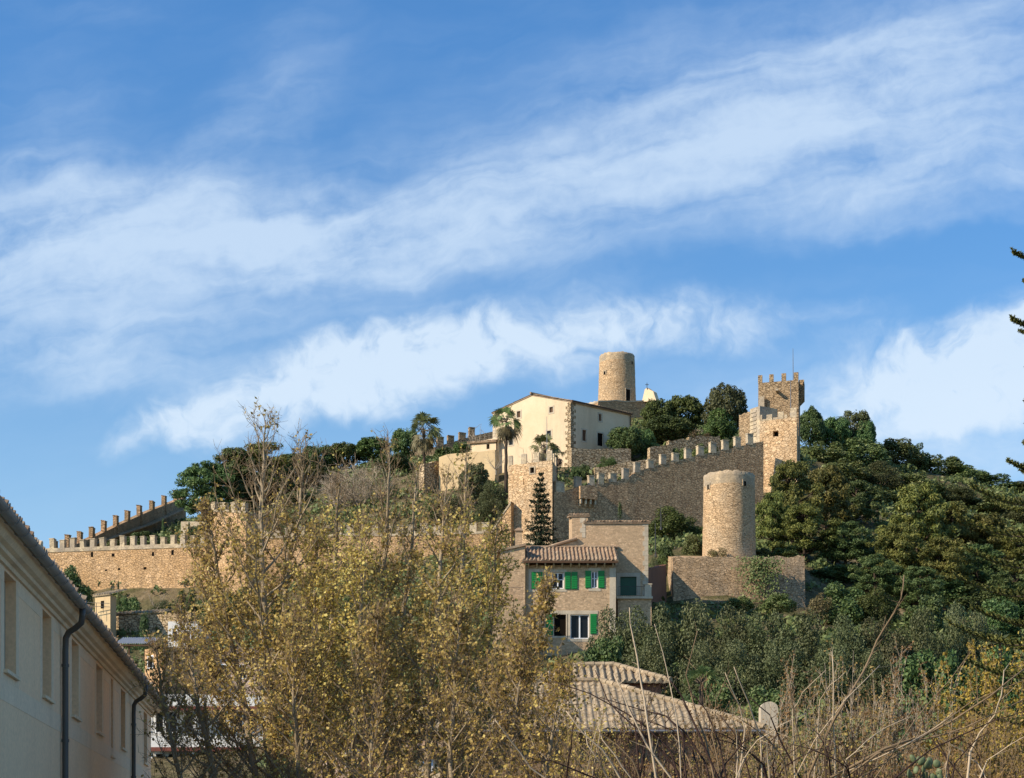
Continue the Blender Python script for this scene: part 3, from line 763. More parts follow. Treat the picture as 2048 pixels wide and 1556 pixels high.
block_wall('terrace_wall', 'small rubble terrace wall just above the middle merlons of the shaded wall', 1300, 1345, 894, 889, 199, 200, .7, 'terrace')
block_wall('terrace_wall', 'dark topped rubble terrace wall under the olive coloured tree', 1378, 1440, 874, 872, 205, 206.5, .7, 'terrace')
block_wall('terrace_wall', 'rubble terrace wall below the large dark carob tree', 1338, 1380, 881, 878, 203, 204, .7, 'terrace')
block_wall('retaining_wall', 'brown rubble wall joining the stepped tower buttress to the tree', 1478, 1503, 830, 822, 195, 193, .7, 'keep')

# ------------------------------------------------------------------ round mills
def round_mill(name, label, px, D, y_top, y_bot, r_top, r_bot, mat, holes, rim, rimmat, doorpx=None, seed=1):
    c = P(px, y_bot, D); zt = PZ(y_top, D); zb_ = c.z-1.0; cy = D
    root = empty(name, (c.x, cy, c.z), label, 'mill')
    N = 64; rg = random.Random(seed); mb = MB(); H = zt-zb_
    K = 22; ring = []
    for k in range(K+1):
        t = k/K; z = zb_+H*t; row = []
        for i in range(N):
            a = 2*math.pi*i/N; rr = (r_bot+(r_top-r_bot)*t) + (rg.random()-.5)*.05
            zz = z + ((rg.random()-.5)*.16 if k == K else 0)
            row.append((c.x+rr*math.cos(a), cy+rr*math.sin(a), zz))
        row.append(row[0]); ring.append(row)
    inner = []
    for t in (1.0, .86):
        row = [(c.x+(r_top-.55)*math.cos(2*math.pi*i/N), cy+(r_top-.55)*math.sin(2*math.pi*i/N), zb_+H*t-.02) for i in range(N)]; row.append(row[0]); inner.append(row)
    ksp = int(K*(1-rim))
    mb.grid(ring[:ksp+1]); mb.build('tower', M[mat], root, True)
    mb = MB(); mb.grid(ring[ksp:]+inner); mb.face(*[p for p in inner[1][:-1]]); mb.build('rim', M[rimmat], root, True)
    for nm, hx, hy0, hy1, hw in holes:
        z0_, z1_ = PZ(hy1, D-r_top), PZ(hy0, D-r_top); t = ((z0_+z1_)/2-zb_)/H; rr = r_bot+(r_top-r_bot)*t
        sx = (hx-px)/F*(D-rr*.9); a = math.asin(max(-.97, min(.97, sx/rr))); nrm = Vector((math.sin(a), -math.cos(a), 0)); tan_ = Vector((math.cos(a), math.sin(a), 0))
        o = Vector((c.x, cy, 0)) + nrm*(rr-.5)
        fm = MB(); w = hw
        for s0, s1, za, zc in ((-w/2-.12, -w/2, z0_, z1_+.14), (w/2, w/2+.12, z0_, z1_+.14), (-w/2, w/2, z1_, z1_+.14)):
            fm.obox(o+tan_*s0, tan_, nrm, s1-s0, .5+.05, za, zc)
        f_o = fm.build(nm, M['millrim'], root)
        hb = MB(); hb.obox(o-tan_*w/2, tan_, nrm, w, .5+.035, z0_, z1_); hb.build('opening', M['void'], f_o)
    return root
round_mill('stone_mill', 'round ruined mill tower on the hilltop with one small window and a doorway', 1234, 232, 713, 806, 2.32, 2.55, 'mill',
           [('window', 1208, 740, 746.5, .32), ('doorway', 1254, 778, 801, .62), ('window', 1262.5, 719, 725, .3)], .1, 'millrim', seed=2)
round_mill('stone_mill', 'round ruined mill tower standing on the rubble platform above the olive hedge', 1458, 150, 952, 1105, 2.17, 2.28, 'mill',
           [('window', 1413.5, 964, 973, .24), ('window', 1484, 961, 970, .24)], .13, 'millrim', seed=3)
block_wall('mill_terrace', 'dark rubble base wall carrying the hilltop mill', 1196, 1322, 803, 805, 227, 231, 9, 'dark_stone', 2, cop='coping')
block_wall('parapet_wall', 'pale sunlit parapet just left of the hilltop mill base', 1170, 1196, 806, 802, 231, 227.3, .6, 'dressed', 1)
# bell gable
b0 = P(1299, 803, 229); root = empty('bell_gable', b0, 'pale little bell gable with a cross beside the hilltop mill', 'bell gable')
mb = MB()
q = [(1284,803),(1313,803),(1306.5,783),(1298,778.5),(1294,775),(1289.5,779)]
pa = [P(x, y, 230.0-(x-1284)*.05) for x, y in q]; pb = [p+Vector((.5,.6,0)) for p in pa]
mb.hexa(pa, pb); mb.build('wall', M['cream'], root)
mb = MB(); a = P(1294, 777, 229.4); mb.tube([a-Vector((0,0,.1)), a+Vector((0,0,.75))], .05, 4); mb.tube([a+Vector((-.22,0,.5)), a+Vector((.22,0,.5))], .045, 4); mb.build('cross', M['iron'], root)
mb = MB(); a = P(1297, 799, 229.3); mb.obox(a, Vector((1,0,0)), Vector((0,1,0)), .3, .02, a.z-.3, a.z+.2); mb.build('opening', M['void'], root)
# platform under the lower mill
A, B, C0 = P(1345.5, 1114, 146.2), P(1609, 1112, 147.5), P(1332.4, 1111, 150.5)
root = empty('mill_platform', (A.x+5, A.y+2, gz(A.x, A.y)), 'rubble platform with a sunlit left corner carrying the lower mill above the olive hedge', 'platform')
rg = random.Random(8); mb = MB(); N = 24; n = away(A, B); zb_ = gz(A.x, A.y)-3
tops = [A.lerp(B, k/N)+Vector((0,0,rg.uniform(-.12,.1))+.0) if 0 else A.lerp(B, k/N)+Vector((0,0,rg.uniform(-.13,.1))) for k in range(N+1)]
fo = -n*.35
mb.grid([[Vector((t.x,t.y,zb_))+fo for t in tops], [t.lerp(Vector((t.x,t.y,zb_))+fo, .5)-n*rg.uniform(0,.05) for t in tops], tops, [t+n*.8+Vector((0,0,.03)) for t in tops]])
cz = C0.z; cb_ = Vector((C0.x, C0.y, zb_))+Vector((-.25,-.1,0)); a0 = Vector((A.x,A.y,zb_))+fo
mb.face(cb_, a0, tops[0], C0)
bk = n*7.5
e1 = B+bk; e0 = Vector((C0.x,C0.y,cz))+n*4
mb.face((B.x,B.y,zb_),(e1.x,e1.y,zb_),(e1.x,e1.y,B.z),(B.x,B.y,B.z))
mb.face(tops[0]+n*.2, tops[-1]+n*.2, e1, e0, C0)
mb.build('wall', M['platform'], root)
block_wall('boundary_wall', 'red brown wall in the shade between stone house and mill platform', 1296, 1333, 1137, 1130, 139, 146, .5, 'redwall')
# ------------------------------------------------------------------ stone house with green shutters
Ux, Uy = Vector((1,0,0)), Vector((0,1,0))
def zpx(y, D): return PZ(y, D)
root = empty('stone_house', (PX(1150,133), 133, gz(PX(1150,133), 133)), 'brown stone house with green shutters and a red tiled roof below the castle', 'house')
zg = gz(PX(1150,132), 130)-3
# tall rear block
Dt = 135.
xa, xm, xb = PX(1144,Dt), PX(1176,Dt), PX(1296,Dt)
mb = MB()
hd = (PX(1240.5,Dt)-xa, PX(1273,Dt)-xa, zpx(1191,Dt), zpx(1153.5,Dt))
wall_face(mb, (xa,Dt), (xb,Dt), zg, zpx(1046,Dt), [hd], .3, Uy)
mb.face((xa,Dt,zpx(1046,Dt)),(xm,Dt,zpx(1046,Dt)),(xm,Dt,zpx(1032,Dt)),(xa,Dt,zpx(1032,Dt)))
mb.face((xm,Dt,zpx(1046,Dt)),(xm,Dt+4,zpx(1046,Dt)),(xm,Dt+4,zpx(1032,Dt)),(xm,Dt,zpx(1032,Dt)))
mb.face((xb,Dt,zg),(xb,Dt+7,zg),(xb,Dt+7,zpx(1046,Dt)+1.2),(xb,Dt,zpx(1046,Dt)))
mb.face((xa,Dt+7,zg),(xa,Dt,zg),(xa,Dt,zpx(1032,Dt)),(xa,Dt+7,zpx(1032,Dt)+1.2)); mb.face((xa,Dt+7,zg),(xb,Dt+7,zg),(xb,Dt+7,zpx(1046,Dt)+1.2),(xa,Dt+7,zpx(1046,Dt)+1.2))
mb.build('rear_wall', M['house_stone'], root)
slope(root, (xm-.1,Dt,zpx(1045.5,Dt)+.12), (xb-.05,Dt,zpx(1045.5,Dt)+.12), (xm,Dt+6,zpx(1045.5,Dt)+1.2), over=.12, pitch=.25, amp=.07)
slope(root, (xa+.05,Dt,zpx(1031.5,Dt)+.12), (xm-.1,Dt,zpx(1031.5,Dt)+.12), (xa,Dt+6,zpx(1031.5,Dt)+1.2), over=.1, pitch=.25, amp=.07)
mb = MB(); zc = zpx(1046,Dt); k = 0; z = zpx(1200,Dt)   # pale corner stones
while z < zpx(1050,Dt):
    l1 = .42 if k % 2 else .28; mb.box(xb-l1, xb+.02, Dt-.02, Dt+.2, z, z+.36); z += .38; k += 1
mb.build('quoins', M['dressed'], root); mb = MB(); z = zpx(1075,Dt); k = 0
while z < zpx(1036,Dt):
    l1 = .42 if k % 2 else .28; mb.box(xm-.2-l1, xm-.2, Dt-.02, Dt+.2, z, z+.36); z += .38; k += 1
mb.build('quoins', M['dressed'], root)
w_ = frame((xa,Dt), (xb,Dt), hd, .3, .03, inn=Uy, sill=False).build('door', M['dressed'], root)
panel((xa,Dt), (xb,Dt), hd, .15, .05, inn=Uy).build('door_shutter', M['dgreen'], w_)
# front block
Df = 131.5
x0, x1 = PX(1051.5,Df), PX(1231,Df); A2, B2 = (x0,Df), (x1,Df); ze = zpx(1130,Df)
hp = lambda a, b, c, d: (PX(a,Df)-x0, PX(b,Df)-x0, zpx(d,Df), zpx(c,Df))
h1, h2, h3, h4, h5 = hp(1063,1087.5,1144,1178.5), hp(1104,1127.5,1145,1177.5), hp(1182.6,1195.5,1142,1176), hp(1140.5,1178,1229,1277.5), hp(1108,1132,1229,1272)
mb = MB(); wall_face(mb, A2, B2, zg, ze, [h1,h2,h3,h4,h5], .25, Uy)
mb.face((x1,Df,zg),(x1,Dt-.005,zg),(x1,Dt-.005,ze+1.3),(x1,Df,ze)); mb.face((x0,Df,zg),(x0,Df,ze),(x0,Dt+3,ze+1.3),(x0,Dt+3,zg))
mb.build('front_wall', M['house_stone'], root)
def shutter(h, slats=7):
    m_ = MB(); panel(A2, B2, h, -.06, .05, m_, Uy); u_ = Vector((1,0,0)); a, b, c, d = h
    for s in range(slats):
        za = c+.06+(d-c-.12)*s/slats; panel(A2, B2, (a+.05, b-.05, za, za+(d-c-.12)/slats*.55), -.085, .024, m_, Uy)
    return m_.build('shutter', M['green'], root)
sp_ = lambda a, b, c, d: hp(a, b, c, d)
def window(h, mull=1, rail=1, tall=False):
    f = frame(A2, B2, h, .22, .025, inn=Uy); w_ = f.build('window', M['dressed'], root)
    panel(A2, B2, h, .2, .03, inn=Uy).build('pane', M['glass'], w_)
    m_ = MB(); a, b, c, d = h; t = .075
    for q in ((a,a+t,c,d),(b-t,b,c,d),(a+t,b-t,c,c+t),(a+t,b-t,d-t,d)): panel(A2, B2, q, .11, .07, m_, Uy)
    for k in range(mull): s = a+(b-a)*(k+1)/(mull+1); panel(A2, B2, (s-t*.7,s+t*.7,c+t,d-t), .112, .066, m_, Uy)
    if rail:
        panel(A2, B2, (a+t,b-t,c+(d-c)*.55,c+(d-c)*.55+.05), .118, .05, m_, Uy)
    m_.build('sash', M['white'], w_)
window(h2); window(h3, 1); window(h4, 1, 0)
f = frame(A2, B2, h1, .22, .025, inn=Uy); w_ = f.build('window', M['dressed'], root)
panel(A2, B2, h1, .2, .03, inn=Uy).build('pane', M['glass'], w_)
f = frame(A2, B2, h5, .15, .025, inn=Uy); w_ = f.build('doorway', M['dressed'], root); panel(A2, B2, h5, .2, .03, inn=Uy).build('opening', M['void'], w_)
shutter(hp(1063.3,1075,1144.3,1178)); shutter(hp(1075.6,1087.3,1144.3,1178))
for a, b in ((1130,1141.5),(1143,1155)): shutter(hp(a,b,1144,1178.5))
shutter(hp(1170.5,1182,1141.5,1176)); shutter(hp(1196.5,1209,1141.5,1176))
shutter(hp(1180.5,1193.5,1228,1268), 9); shutter(hp(1092,1106,1229,1270), 9)
mb = MB(); panel(A2, B2, hp(1098,1196,1221,1227.8), -.03, .05, mb, Uy); mb.build('lintel', M['dressed'], root)
De = 131.0; zE_ = zpx(1121,De)
slope(root, (PX(1047,De)+.1,De,zE_+.05), (PX(1236,De)-.2,De,zE_+.05), (PX(1047,De)+.1,134.9,zE_+1.68), over=.12, pitch=.29, amp=.09, soffit=True)
mb = MB(); mb.tube([(PX(1050,De),134.9,zE_+1.72),(PX(1236,134.9),134.9,zE_+1.72)], .1, 8); mb.build('ridge_tiles', M['tile'], root)
mb = MB(); mb.box(PX(1048,De),PX(1235,De),De-.16,De-.06,zE_-.2,zE_-.06); mb.build('gutter', M['wood'], root)
for k in range(11):
    xx = x0+.2+k*(x1-x0-.4)/10; mb = MB(); mb.hexa([(xx-.05,Df-.5,zE_-.28),(xx+.05,Df-.5,zE_-.28),(xx+.05,Df,zE_-.5),(xx-.05,Df,zE_-.5)],[(xx-.05,Df-.5,zE_-.2),(xx+.05,Df-.5,zE_-.2),(xx+.05,Df,zE_-.1),(xx-.05,Df,zE_-.1)]); mb.build('bracket', M['wood'] if k % 1 else M['dressed'], root)
mb = MB(); mb.box(x1-.45,x1+.025,Df-.025,Df+.2,zg,ze-.2); mb.build('corner_strip', M['dressed'], root)
# wing at its left with a sloping coped parapet
Dw = 131.2; P1, P2 = P(1000,1103,Dw), P(1050,1092,Dw)
mb = MB(); q = [P1,P2]; b_ = [(P1.x,Dw,zg),(P2.x,Dw,zg),(P2.x,Dw+5,zg),(P1.x,Dw+5,zg)]
mb.hexa(b_, [(P1.x,Dw,P1.z),(P2.x,Dw,P2.z),(P2.x,Dw+5,P2.z),(P1.x,Dw+5,P1.z)]); mb.build('side_wall', M['house_stone'], root)
mb = MB(); mb.hexa([(P1.x-.25,Dw-.12,P1.z-.05),(P2.x+.06,Dw-.12,P2.z+.02),(P2.x+.06,Dw+5.1,P2.z+.02),(P1.x-.25,Dw+5.1,P1.z-.05)],[(P1.x-.25,Dw-.12,P1.z+.12),(P2.x+.06,Dw-.12,P2.z+.2),(P2.x+.06,Dw+5.1,P2.z+.2),(P1.x-.25,Dw+5.1,P1.z+.12)]); mb.build('coping', M['tile'], root)
Dg = 134.95; g1, g2, g3 = P(1056,1107,Dg), P(1078,1099,Dg), P(1154,1077,Dg)
mb = MB(); mb.hexa([(g1.x,Dg,zg),(g3.x,Dg,zg),(g3.x,Dg+.04,zg),(g1.x,Dg+.04,zg)],[(g1.x,Dg,g1.z),(g3.x,Dg,g3.z),(g3.x,Dg+.04,g3.z),(g1.x,Dg+.04,g1.z)]); mb.build('gable_wall', M['house_stone'], root)
mb = MB(); mb.tube([g1-Vector((0,.1,0)), g3-Vector((0,.1,0))], .12, 6); mb.build('verge_tiles', M['tile'], root)
c0 = P(1030.5,1092,133.5); mb = MB(); mb.box(c0.x,c0.x+.52,133.5,134.1,c0.z-1,PZ(1062,133.5)); ch = mb.build('chimney', M['house_stone'], root)
mb = MB(); mb.box(c0.x-.08,c0.x+.6,133.42,134.18,PZ(1062,133.5),PZ(1060,133.5)); zz = PZ(1060,133.5); mb.hexa([(c0.x-.08,133.42,zz+.002),(c0.x+.6,133.42,zz+.002),(c0.x+.6,134.18,zz+.002),(c0.x-.08,134.18,zz+.002)],[(c0.x+.2,133.7,zz+.22),(c0.x+.32,133.7,zz+.22),(c0.x+.32,133.9,zz+.22),(c0.x+.2,133.9,zz+.22)]); mb.build('chimney_cap', M['tile'], ch)
# terraces
Db = 132.6
mb = MB(); mb.box(PX(1233,Db),PX(1305.5,Db),Db,Dt-.01,PZ(1197,Db),PZ(1192.5,Db)); mb.build('balcony_slab', M['dressed'], root)
mb = MB(); mb.box(PX(1236,Db),PX(1303.5,Db),Db+.2,Dt-.02,zg,PZ(1197,Db)-.004); mb.build('terrace_wall', M['house_stone'], root)
mb = MB(); mb.box(PX(1289.5,Db),PX(1303,Db),Db+.05,Db+.55,PZ(1192.5,Db)+.003,PZ(1169,Db)); mb.box(PX(1288,Db),PX(1304.5,Db),Db,Db+.6,PZ(1169,Db)+.002,PZ(1167,Db)); mb.build('terrace_pier', M['dressed'], root)
mb = MB()
for k in range(14):
    xx = PX(1238,Db)+k*.145; mb.tube([(xx,Db+.2,PZ(1192.5,Db)),(xx,Db+.2,PZ(1172,Db))], .012, 4)
mb.tube([(PX(1238,Db),Db+.2,PZ(1172,Db)),(PX(1290,Db),Db+.2,PZ(1172,Db))], .02, 4); mb.build('railing', M['iron'], root)
Dl = 129.2; mb = MB(); mb.box(PX(985,Dl),PX(1047,Dl),Dl,Dw-.01,zg,PZ(1201,Dl)); mb.build('terrace_wall', M['house_stone'], root)
mb = MB()
for k in range(13):
    xx = PX(1012,Dl)+k*.1; mb.tube([(xx,Dl+.1,PZ(1201,Dl)),(xx,Dl+.1,PZ(1174,Dl))], .012, 4)
mb.tube([(PX(1012,Dl),Dl+.1,PZ(1174,Dl)),(PX(1047,Dl),Dl+.1,PZ(1174,Dl))], .02, 4); mb.build('railing', M['iron'], root)
pole_thing('garden_lamp', 'thin dark post beside the green bush behind the stone house', 1322, 1010, 1060, 158, .05, 'post', 'iron')
pole_thing('garden_lamp', 'dark post between stone house and lower mill', 1311, 1046, 1115, 146, .05, 'post', 'iron')

M['brownwall'] = plaster('brown_render', (.30,.20,.12), (.24,.155,.095), None, .6)
# ------------------------------------------------------------------ tiled house below the hedge
root = empty('tiled_house', (3.5, 66, gz(3.5, 66)), 'low house with wide weathered barrel tile roofs behind the bare twigs', 'house')
De, Ze, tp = 62., PZ(1457,62.), .4
xl, xr = PX(690,62), PX(1530,62)
Uf = Vector((0,1,tp)).normalized(); k1 = math.hypot(1, tp)
half = 5.55
mb = MB(); tiles(mb, (xl,De,Ze), (xr,De,Ze), Uf, lambda u_: min(u_, xr-xl-u_, half-.02)*k1, .25, .42, .036); mb.build('roof', M['oldtile'], root)
Us = Vector((-1,0,tp)).normalized()
mb = MB(); tiles(mb, (xr,De+13,Ze), (xr,De,Ze), Us, lambda u_: min(13-u_, half, u_+20)*k1 if 13-u_ < half else half*k1, .25, .42, .075); mb.build('roof', M['oldtile'], root)
Us = Vector((1,0,tp)).normalized()
mb = MB(); tiles(mb, (xl,De,Ze), (xl,De+13,Ze), Us, lambda u_: min(u_, half)*k1, .25, .42, .075); mb.build('roof', M['oldtile'], root)
apr, apl = Vector((xr-half, De+half, Ze+half*tp)), Vector((xl+half, De+half, Ze+half*tp))
mb = MB()
for e, ap in ((Vector((xr,De,Ze)), apr), (Vector((xl,De,Ze)), apl), (apl, apr)):   # hip tiles, lapped
    n_ = 22
    for k in range(n_):
        a, b = e.lerp(ap, k/n_)+Vector((0,0,.05)), e.lerp(ap, (k+1.12)/n_)+Vector((0,0,.05)); mb.tube([a, b], [.135, .105], 8)
mb.build('hip_tiles', M['oldtile'], root)
mb = MB(); mb.box(xl+.5,xr-.5,De+.55,De+12,-1,Ze-.15); mb.build('wall', M['brownwall'], root)
mb = MB(); mb.box(xl+.03,xr-.03,De+.02,De+12.6,Ze-.14,Ze-.075); mb.build('soffit', M['wood'], root)
mb = MB(); mb.box(xl+.02,xr-.02,De-.04,De+.016,Ze-.22,Ze-.02); mb.build('fascia', M['wood'], root)
mb = MB(); mb.tube([(xl,De-.1,Ze-.1),(xr,De-.1,Ze-.1)], .055, 8); mb.build('gutter', M['pole'], root)
for px in (1100,1210,1330,1440):
    wx = PX(px,62.5); mb = MB(); mb.box(wx-.5,wx+.5,De+.53,De+.6,3.2,4.9); mb.build('window', M['glass'], root)
D3, Z3 = 69., PZ(1363,69.)
a3, b3 = PX(1050,D3), PX(1341,D3); wlen3 = 2.1*k1
mb = MB(); tiles(mb, (a3,D3,Z3), (b3,D3,Z3), Uf, lambda u_: min(u_*1.2+.02, (b3-a3-u_)*1.02+.02, 2.1)*k1, .27, .42, .085); mb.build('upper_roof', M['oldtile'], root)
mb = MB(); tiles(mb, (b3,D3+4.2,Z3), (b3,D3,Z3), Vector((-1,0,tp)).normalized(), lambda u_: min(u_, 4.2-u_, 2.1)*k1, .27, .42, .085); mb.build('upper_roof', M['oldtile'], root)
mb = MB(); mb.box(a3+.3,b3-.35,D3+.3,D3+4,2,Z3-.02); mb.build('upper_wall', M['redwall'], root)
mb = MB()
rp = [Vector((a3+2.0,D3+2.1,Z3+2.1*tp+.06)), Vector((b3-2.1,D3+2.1,Z3+2.1*tp+.06)), Vector((b3,D3,Z3+.06))]
for a, b in zip(rp, rp[1:]):
    n_ = max(3, int((b-a).length/.38))
    for k in range(n_): mb.tube([b.lerp(a, k/n_), b.lerp(a, (k+1.12)/n_)], [.13, .105], 8)
mb.build('hip_tiles', M['oldtile'], root)
cx0, cx1 = PX(1522,64), PX(1556,64)
root = empty('garden_pier', ((cx0+cx1)/2, 64.3, 0), 'pale rounded masonry pier at the end of the tiled roof', 'pier')
mb = MB(); mb.box(cx0,cx1,64,64.6,0,PZ(1416,64)); N_ = 10
mb.build('shaft', M['dressed'], root)
mb = MB(); cxm, rr = (cx0+cx1)/2, (cx1-cx0)/2; arc = [(cxm+rr*math.cos(math.pi*k/N_), PZ(1416,64)+.002+rr*.75*math.sin(math.pi*k/N_)) for k in range(N_+1)]
mb.grid([[(x,64,z) for x,z in arc],[(x,64.6,z) for x,z in arc]]); mb.face(*[(x,64,z) for x,z in arc]); mb.face(*[(x,64.6,z) for x,z in arc][::-1]); mb.build('cap', M['dressed'], root)

# ------------------------------------------------------------------ small buildings low behind the yellow trees
def box_house(name, label, x0, x1, ytop, D, dep, mat, roofy=None, wins=(), cat='house', base=None, roof='tile', skew=0.):
    a, b = PX(x0,D), PX(x1,D); zt = PZ(ytop,D); z0 = (gz(a,D)-1) if base is None else base
    root = empty(name, ((a+b)/2, D, z0+1), label, cat)
    A, B = Vector((a,D+skew,0)), Vector((b,D-skew,0)); n = away(A, B); L = (B-A).length; u_ = (B-A).normalized()
    hs = [(s_at(A,B,w[0]), s_at(A,B,w[1]), PZ(w[3],D), PZ(w[2],D)) for w in wins]
    mb = MB(); wall_face(mb, A, B, z0, zt, hs, .2, n); C, E = B+n*dep, A+n*dep
    for p, q in ((B,C),(C,E),(E,A)): mb.face((p.x,p.y,z0),(q.x,q.y,z0),(q.x,q.y,zt),(p.x,p.y,zt))
    mb.face(*[(p.x,p.y,zt) for p in (A,B,C,E)]); mb.build('wall', M[mat], root)
    for h in hs:
        w_ = frame(A, B, h, .08, .02, inn=n).build('window', M['white'], root); panel(A, B, h, .14, .04, inn=n).build('pane', M['glass'], w_)
    if roofy:
        Av, Bv = Vector((A.x,A.y,zt+.06)), Vector((B.x,B.y,zt+.06)); slope(root, Av, Bv, Av+n*dep+Vector((0,0,roofy)), over=.3, mat=roof)
    return root, A, B, n, zt
M['apart'] = plaster('white_apartment_render', (.80,.78,.72), (.74,.71,.64), (.55,.52,.46), .4)
M['pink'] = plaster('pinkish_render', (.62,.46,.36), (.55,.40,.31), (.45,.34,.27), .5)
M['orange'] = plaster('orange_render', (.58,.36,.18), (.50,.30,.15), (.4,.26,.14), .5)
M['redtrim'] = simple('red_brown_tile_trim', (.19,.06,.04), .7, .3, 0, .3)
M['greytile'] = tile_mat('grey_roof_tile', (.26,.27,.28), (.20,.21,.22), (.32,.32,.31), (.24,.24,.22))
M['corr'] = simple('corrugated_sheet', (.55,.53,.50), .6, .4, .2, .15)
box_house('town_house', 'pinkish house wall with a dark window low between the tree trunks', 628, 716, 1478, 78, 6, 'pink', 1.2, [(694,708,1505,1530)])
box_house('town_house', 'small white house with a grey roof low between the tree trunks', 731, 778, 1492, 74, 4, 'apart', .9, [], roof='greytile')
box_house('town_house', 'cream wall of a small house in front of the wide tiled roof', 822, 893, 1500, 60, 5, 'cream', 1.0, [(850,862,1512,1540)])
# apartment building with white balcony bands
Da = 116.
root, A, B, n, zt = box_house('apartment_building', 'white apartment block with balcony bands and red trim behind the shadowed branches', 284, 536, 1398, Da, 9, 'apart', None,
    [(x, x+14, y, y+40) for y in (1424,1508) for x in (312,338,372,402,438,470,500)])
for ya, yb in ((1393,1416),(1475,1497),(1556,1580)):
    xa_, xb_ = PX(286,Da-1.3), PX(532,Da-1.3)
    mb = MB(); mb.box(xa_,xb_,Da-1.4,Da-1.25,PZ(yb,Da),PZ(ya,Da)); mb.box(xa_,xb_,Da-1.249,Da-.003,PZ(yb,Da),PZ(yb,Da)+.16); mb.build('balcony', M['apart'], root)
    mb = MB(); mb.box(xa_-.02,xb_+.02,Da-1.44,Da-1.2,PZ(yb+8,Da),PZ(yb,Da)-.004); mb.build('trim', M['redtrim'], root)
    mb = MB()
    for k in range(44):
        xx = xa_+(xb_-xa_)*k/43; mb.tube([(xx,Da-1.32,PZ(ya,Da)),(xx,Da-1.32,PZ(ya-14,Da))], .014, 4)
    mb.tube([(xa_,Da-1.32,PZ(ya-14,Da)),(xb_,Da-1.32,PZ(ya-14,Da))], .025, 4); mb.build('railing', M['iron'], root)
for px in (300,388,455,529):
    mb = MB(); xx = PX(px,Da-1.3); mb.box(xx-.14,xx+.14,Da-1.2,Da-.92,PZ(1640,Da),PZ(1398,Da)); mb.build('post', M['apart'], root)
box_house('terraced_house', 'pinkish white terraced house with small windows under the stone garden wall', 336, 396, 1243, 138, 6, 'apart', None, [(345,354,1262,1282),(368,380,1262,1284)])
box_house('terraced_house', 'orange rendered terraced house beneath the corrugated canopy', 284, 330, 1296, 132, 5, 'orange', None, [(296,306,1312,1334)], skew=1.)
box_house('terraced_house', 'low tan house block behind the middle of the white balconies', 396, 520, 1310, 134, 6, 'pink', 1.2, [(410,422,1330,1356),(440,452,1330,1356),(480,492,1330,1356)])
root = empty('canopy', (PX(277,140), 141, PZ(1330,140)), 'corrugated sheet canopy on posts in front of the stone garden wall', 'canopy')
mb = MB(); xa_, xb_ = PX(236,140), PX(312,140); ns = 72; rows = []
for yy, zz in ((139.0, PZ(1287,139)), (142.0, PZ(1275,142))):
    rows.append([(xa_+(xb_-xa_)*k/ns, yy, zz+.05*math.cos(k*2*math.pi/4)) for k in range(ns+1)])
mb.grid(rows); mb.build('sheet', M['corr'], root)
mb = MB(); mb.box(xa_,xb_,139.05,139.15,PZ(1292,139),PZ(1288.6,139)); mb.build('beam', M['wood'], root)
for px in (262,308):
    mb = MB(); xx = PX(px,140); mb.box(xx-.06,xx+.06,139.2,139.3,PZ(1380,139),PZ(1292,139)); mb.build('post', M['wood'], root)
# stone garden wall with wavy tile coping
Dq = 166.; A, B = Vector((PX(205,Dq),Dq+1,0)), Vector((PX(390,Dq),Dq-2,0)); n = away(A, B); u_ = (B-A).normalized(); L = (B-A).length
root = empty('garden_wall', (A.x+4, Dq, gz(A.x+4, Dq)), 'rubble garden wall with a wavy tile coping beside the little hut', 'wall')
mb = MB(); mb.obox(A, u_, n, L, .6, gz(A.x,Dq)-4, PZ(1229,Dq)); mb.build('wall', M['terrace'], root)
mb = MB(); At, Bt = A+Vector((0,0,PZ(1229,Dq)+.1)), A+u_*(L*.72)+Vector((0,0,PZ(1229,Dq)+.1)); tiles(mb, At-n*.15, Bt-n*.15, (n+Vector((0,0,.35))).normalized(), lambda q_: .9, .4, .4, .12); mb.build('coping', M['oldtile'], root)
# hut
Dh = 163.; A, B = Vector((PX(188,Dh),Dh+.4,0)), Vector((PX(223.5,Dh),Dh-.6,0)); C = Vector((PX(232.5,Dh+1.8),Dh+1.8,0))
root = empty('garden_hut', (A.x+.8, Dh+.5, gz(A.x,Dh)), 'tiny rendered hut with a tile cap at the foot of the long castle wall', 'hut')
mb = MB(); z0, zt = gz(A.x,Dh)-4, PZ(1190,Dh); E = A+(C-B); mb.hexa([(p.x,p.y,z0) for p in (A,B,C,E)], [(p.x,p.y,zt) for p in (A,B,C,E)]); mb.build('wall', M['sand'], root)
mb = MB(); n = away(A, B); u_ = unit2(A, B); tiles(mb, Vector((A.x,A.y,zt))-u_*.2-n*.15, Vector((B.x,B.y,zt))+u_*.1-n*.15, (n+Vector((0,0,.3))).normalized(), lambda q_: 2.4, .3, .4, .09, skirt=.12); mb.build('roof', M['oldtile'], root)
mb = MB(); o_ = A+u_*.75-n*.02; mb.obox(o_, u_, n, .4, .019, PZ(1217,Dh), PZ(1202,Dh)); mb.build('window', M['void'], root)
mb = MB(); a = A-n*.9
for zz in (1206, 1213): mb.tube([Vector((a.x-.3,a.y,PZ(zz,Dh))), Vector((B.x+.1,B.y-.7,PZ(zz+5,Dh)))], .03, 4)
for t in (0.1,.5,.9): p = a.lerp(B-n*.7, t); mb.tube([Vector((p.x,p.y,PZ(1230,Dh))), Vector((p.x,p.y,PZ(1206,Dh)-t*.25))], .03, 4)
mb.build('railing', M['iron'], root)
# yellow garden house inside the walls
box_house('garden_house', 'pale yellow garden house behind the merlons by the dark clipped cypresses', 362, 422, 1043, 206, 3, 'cream', None, [], cat='house')

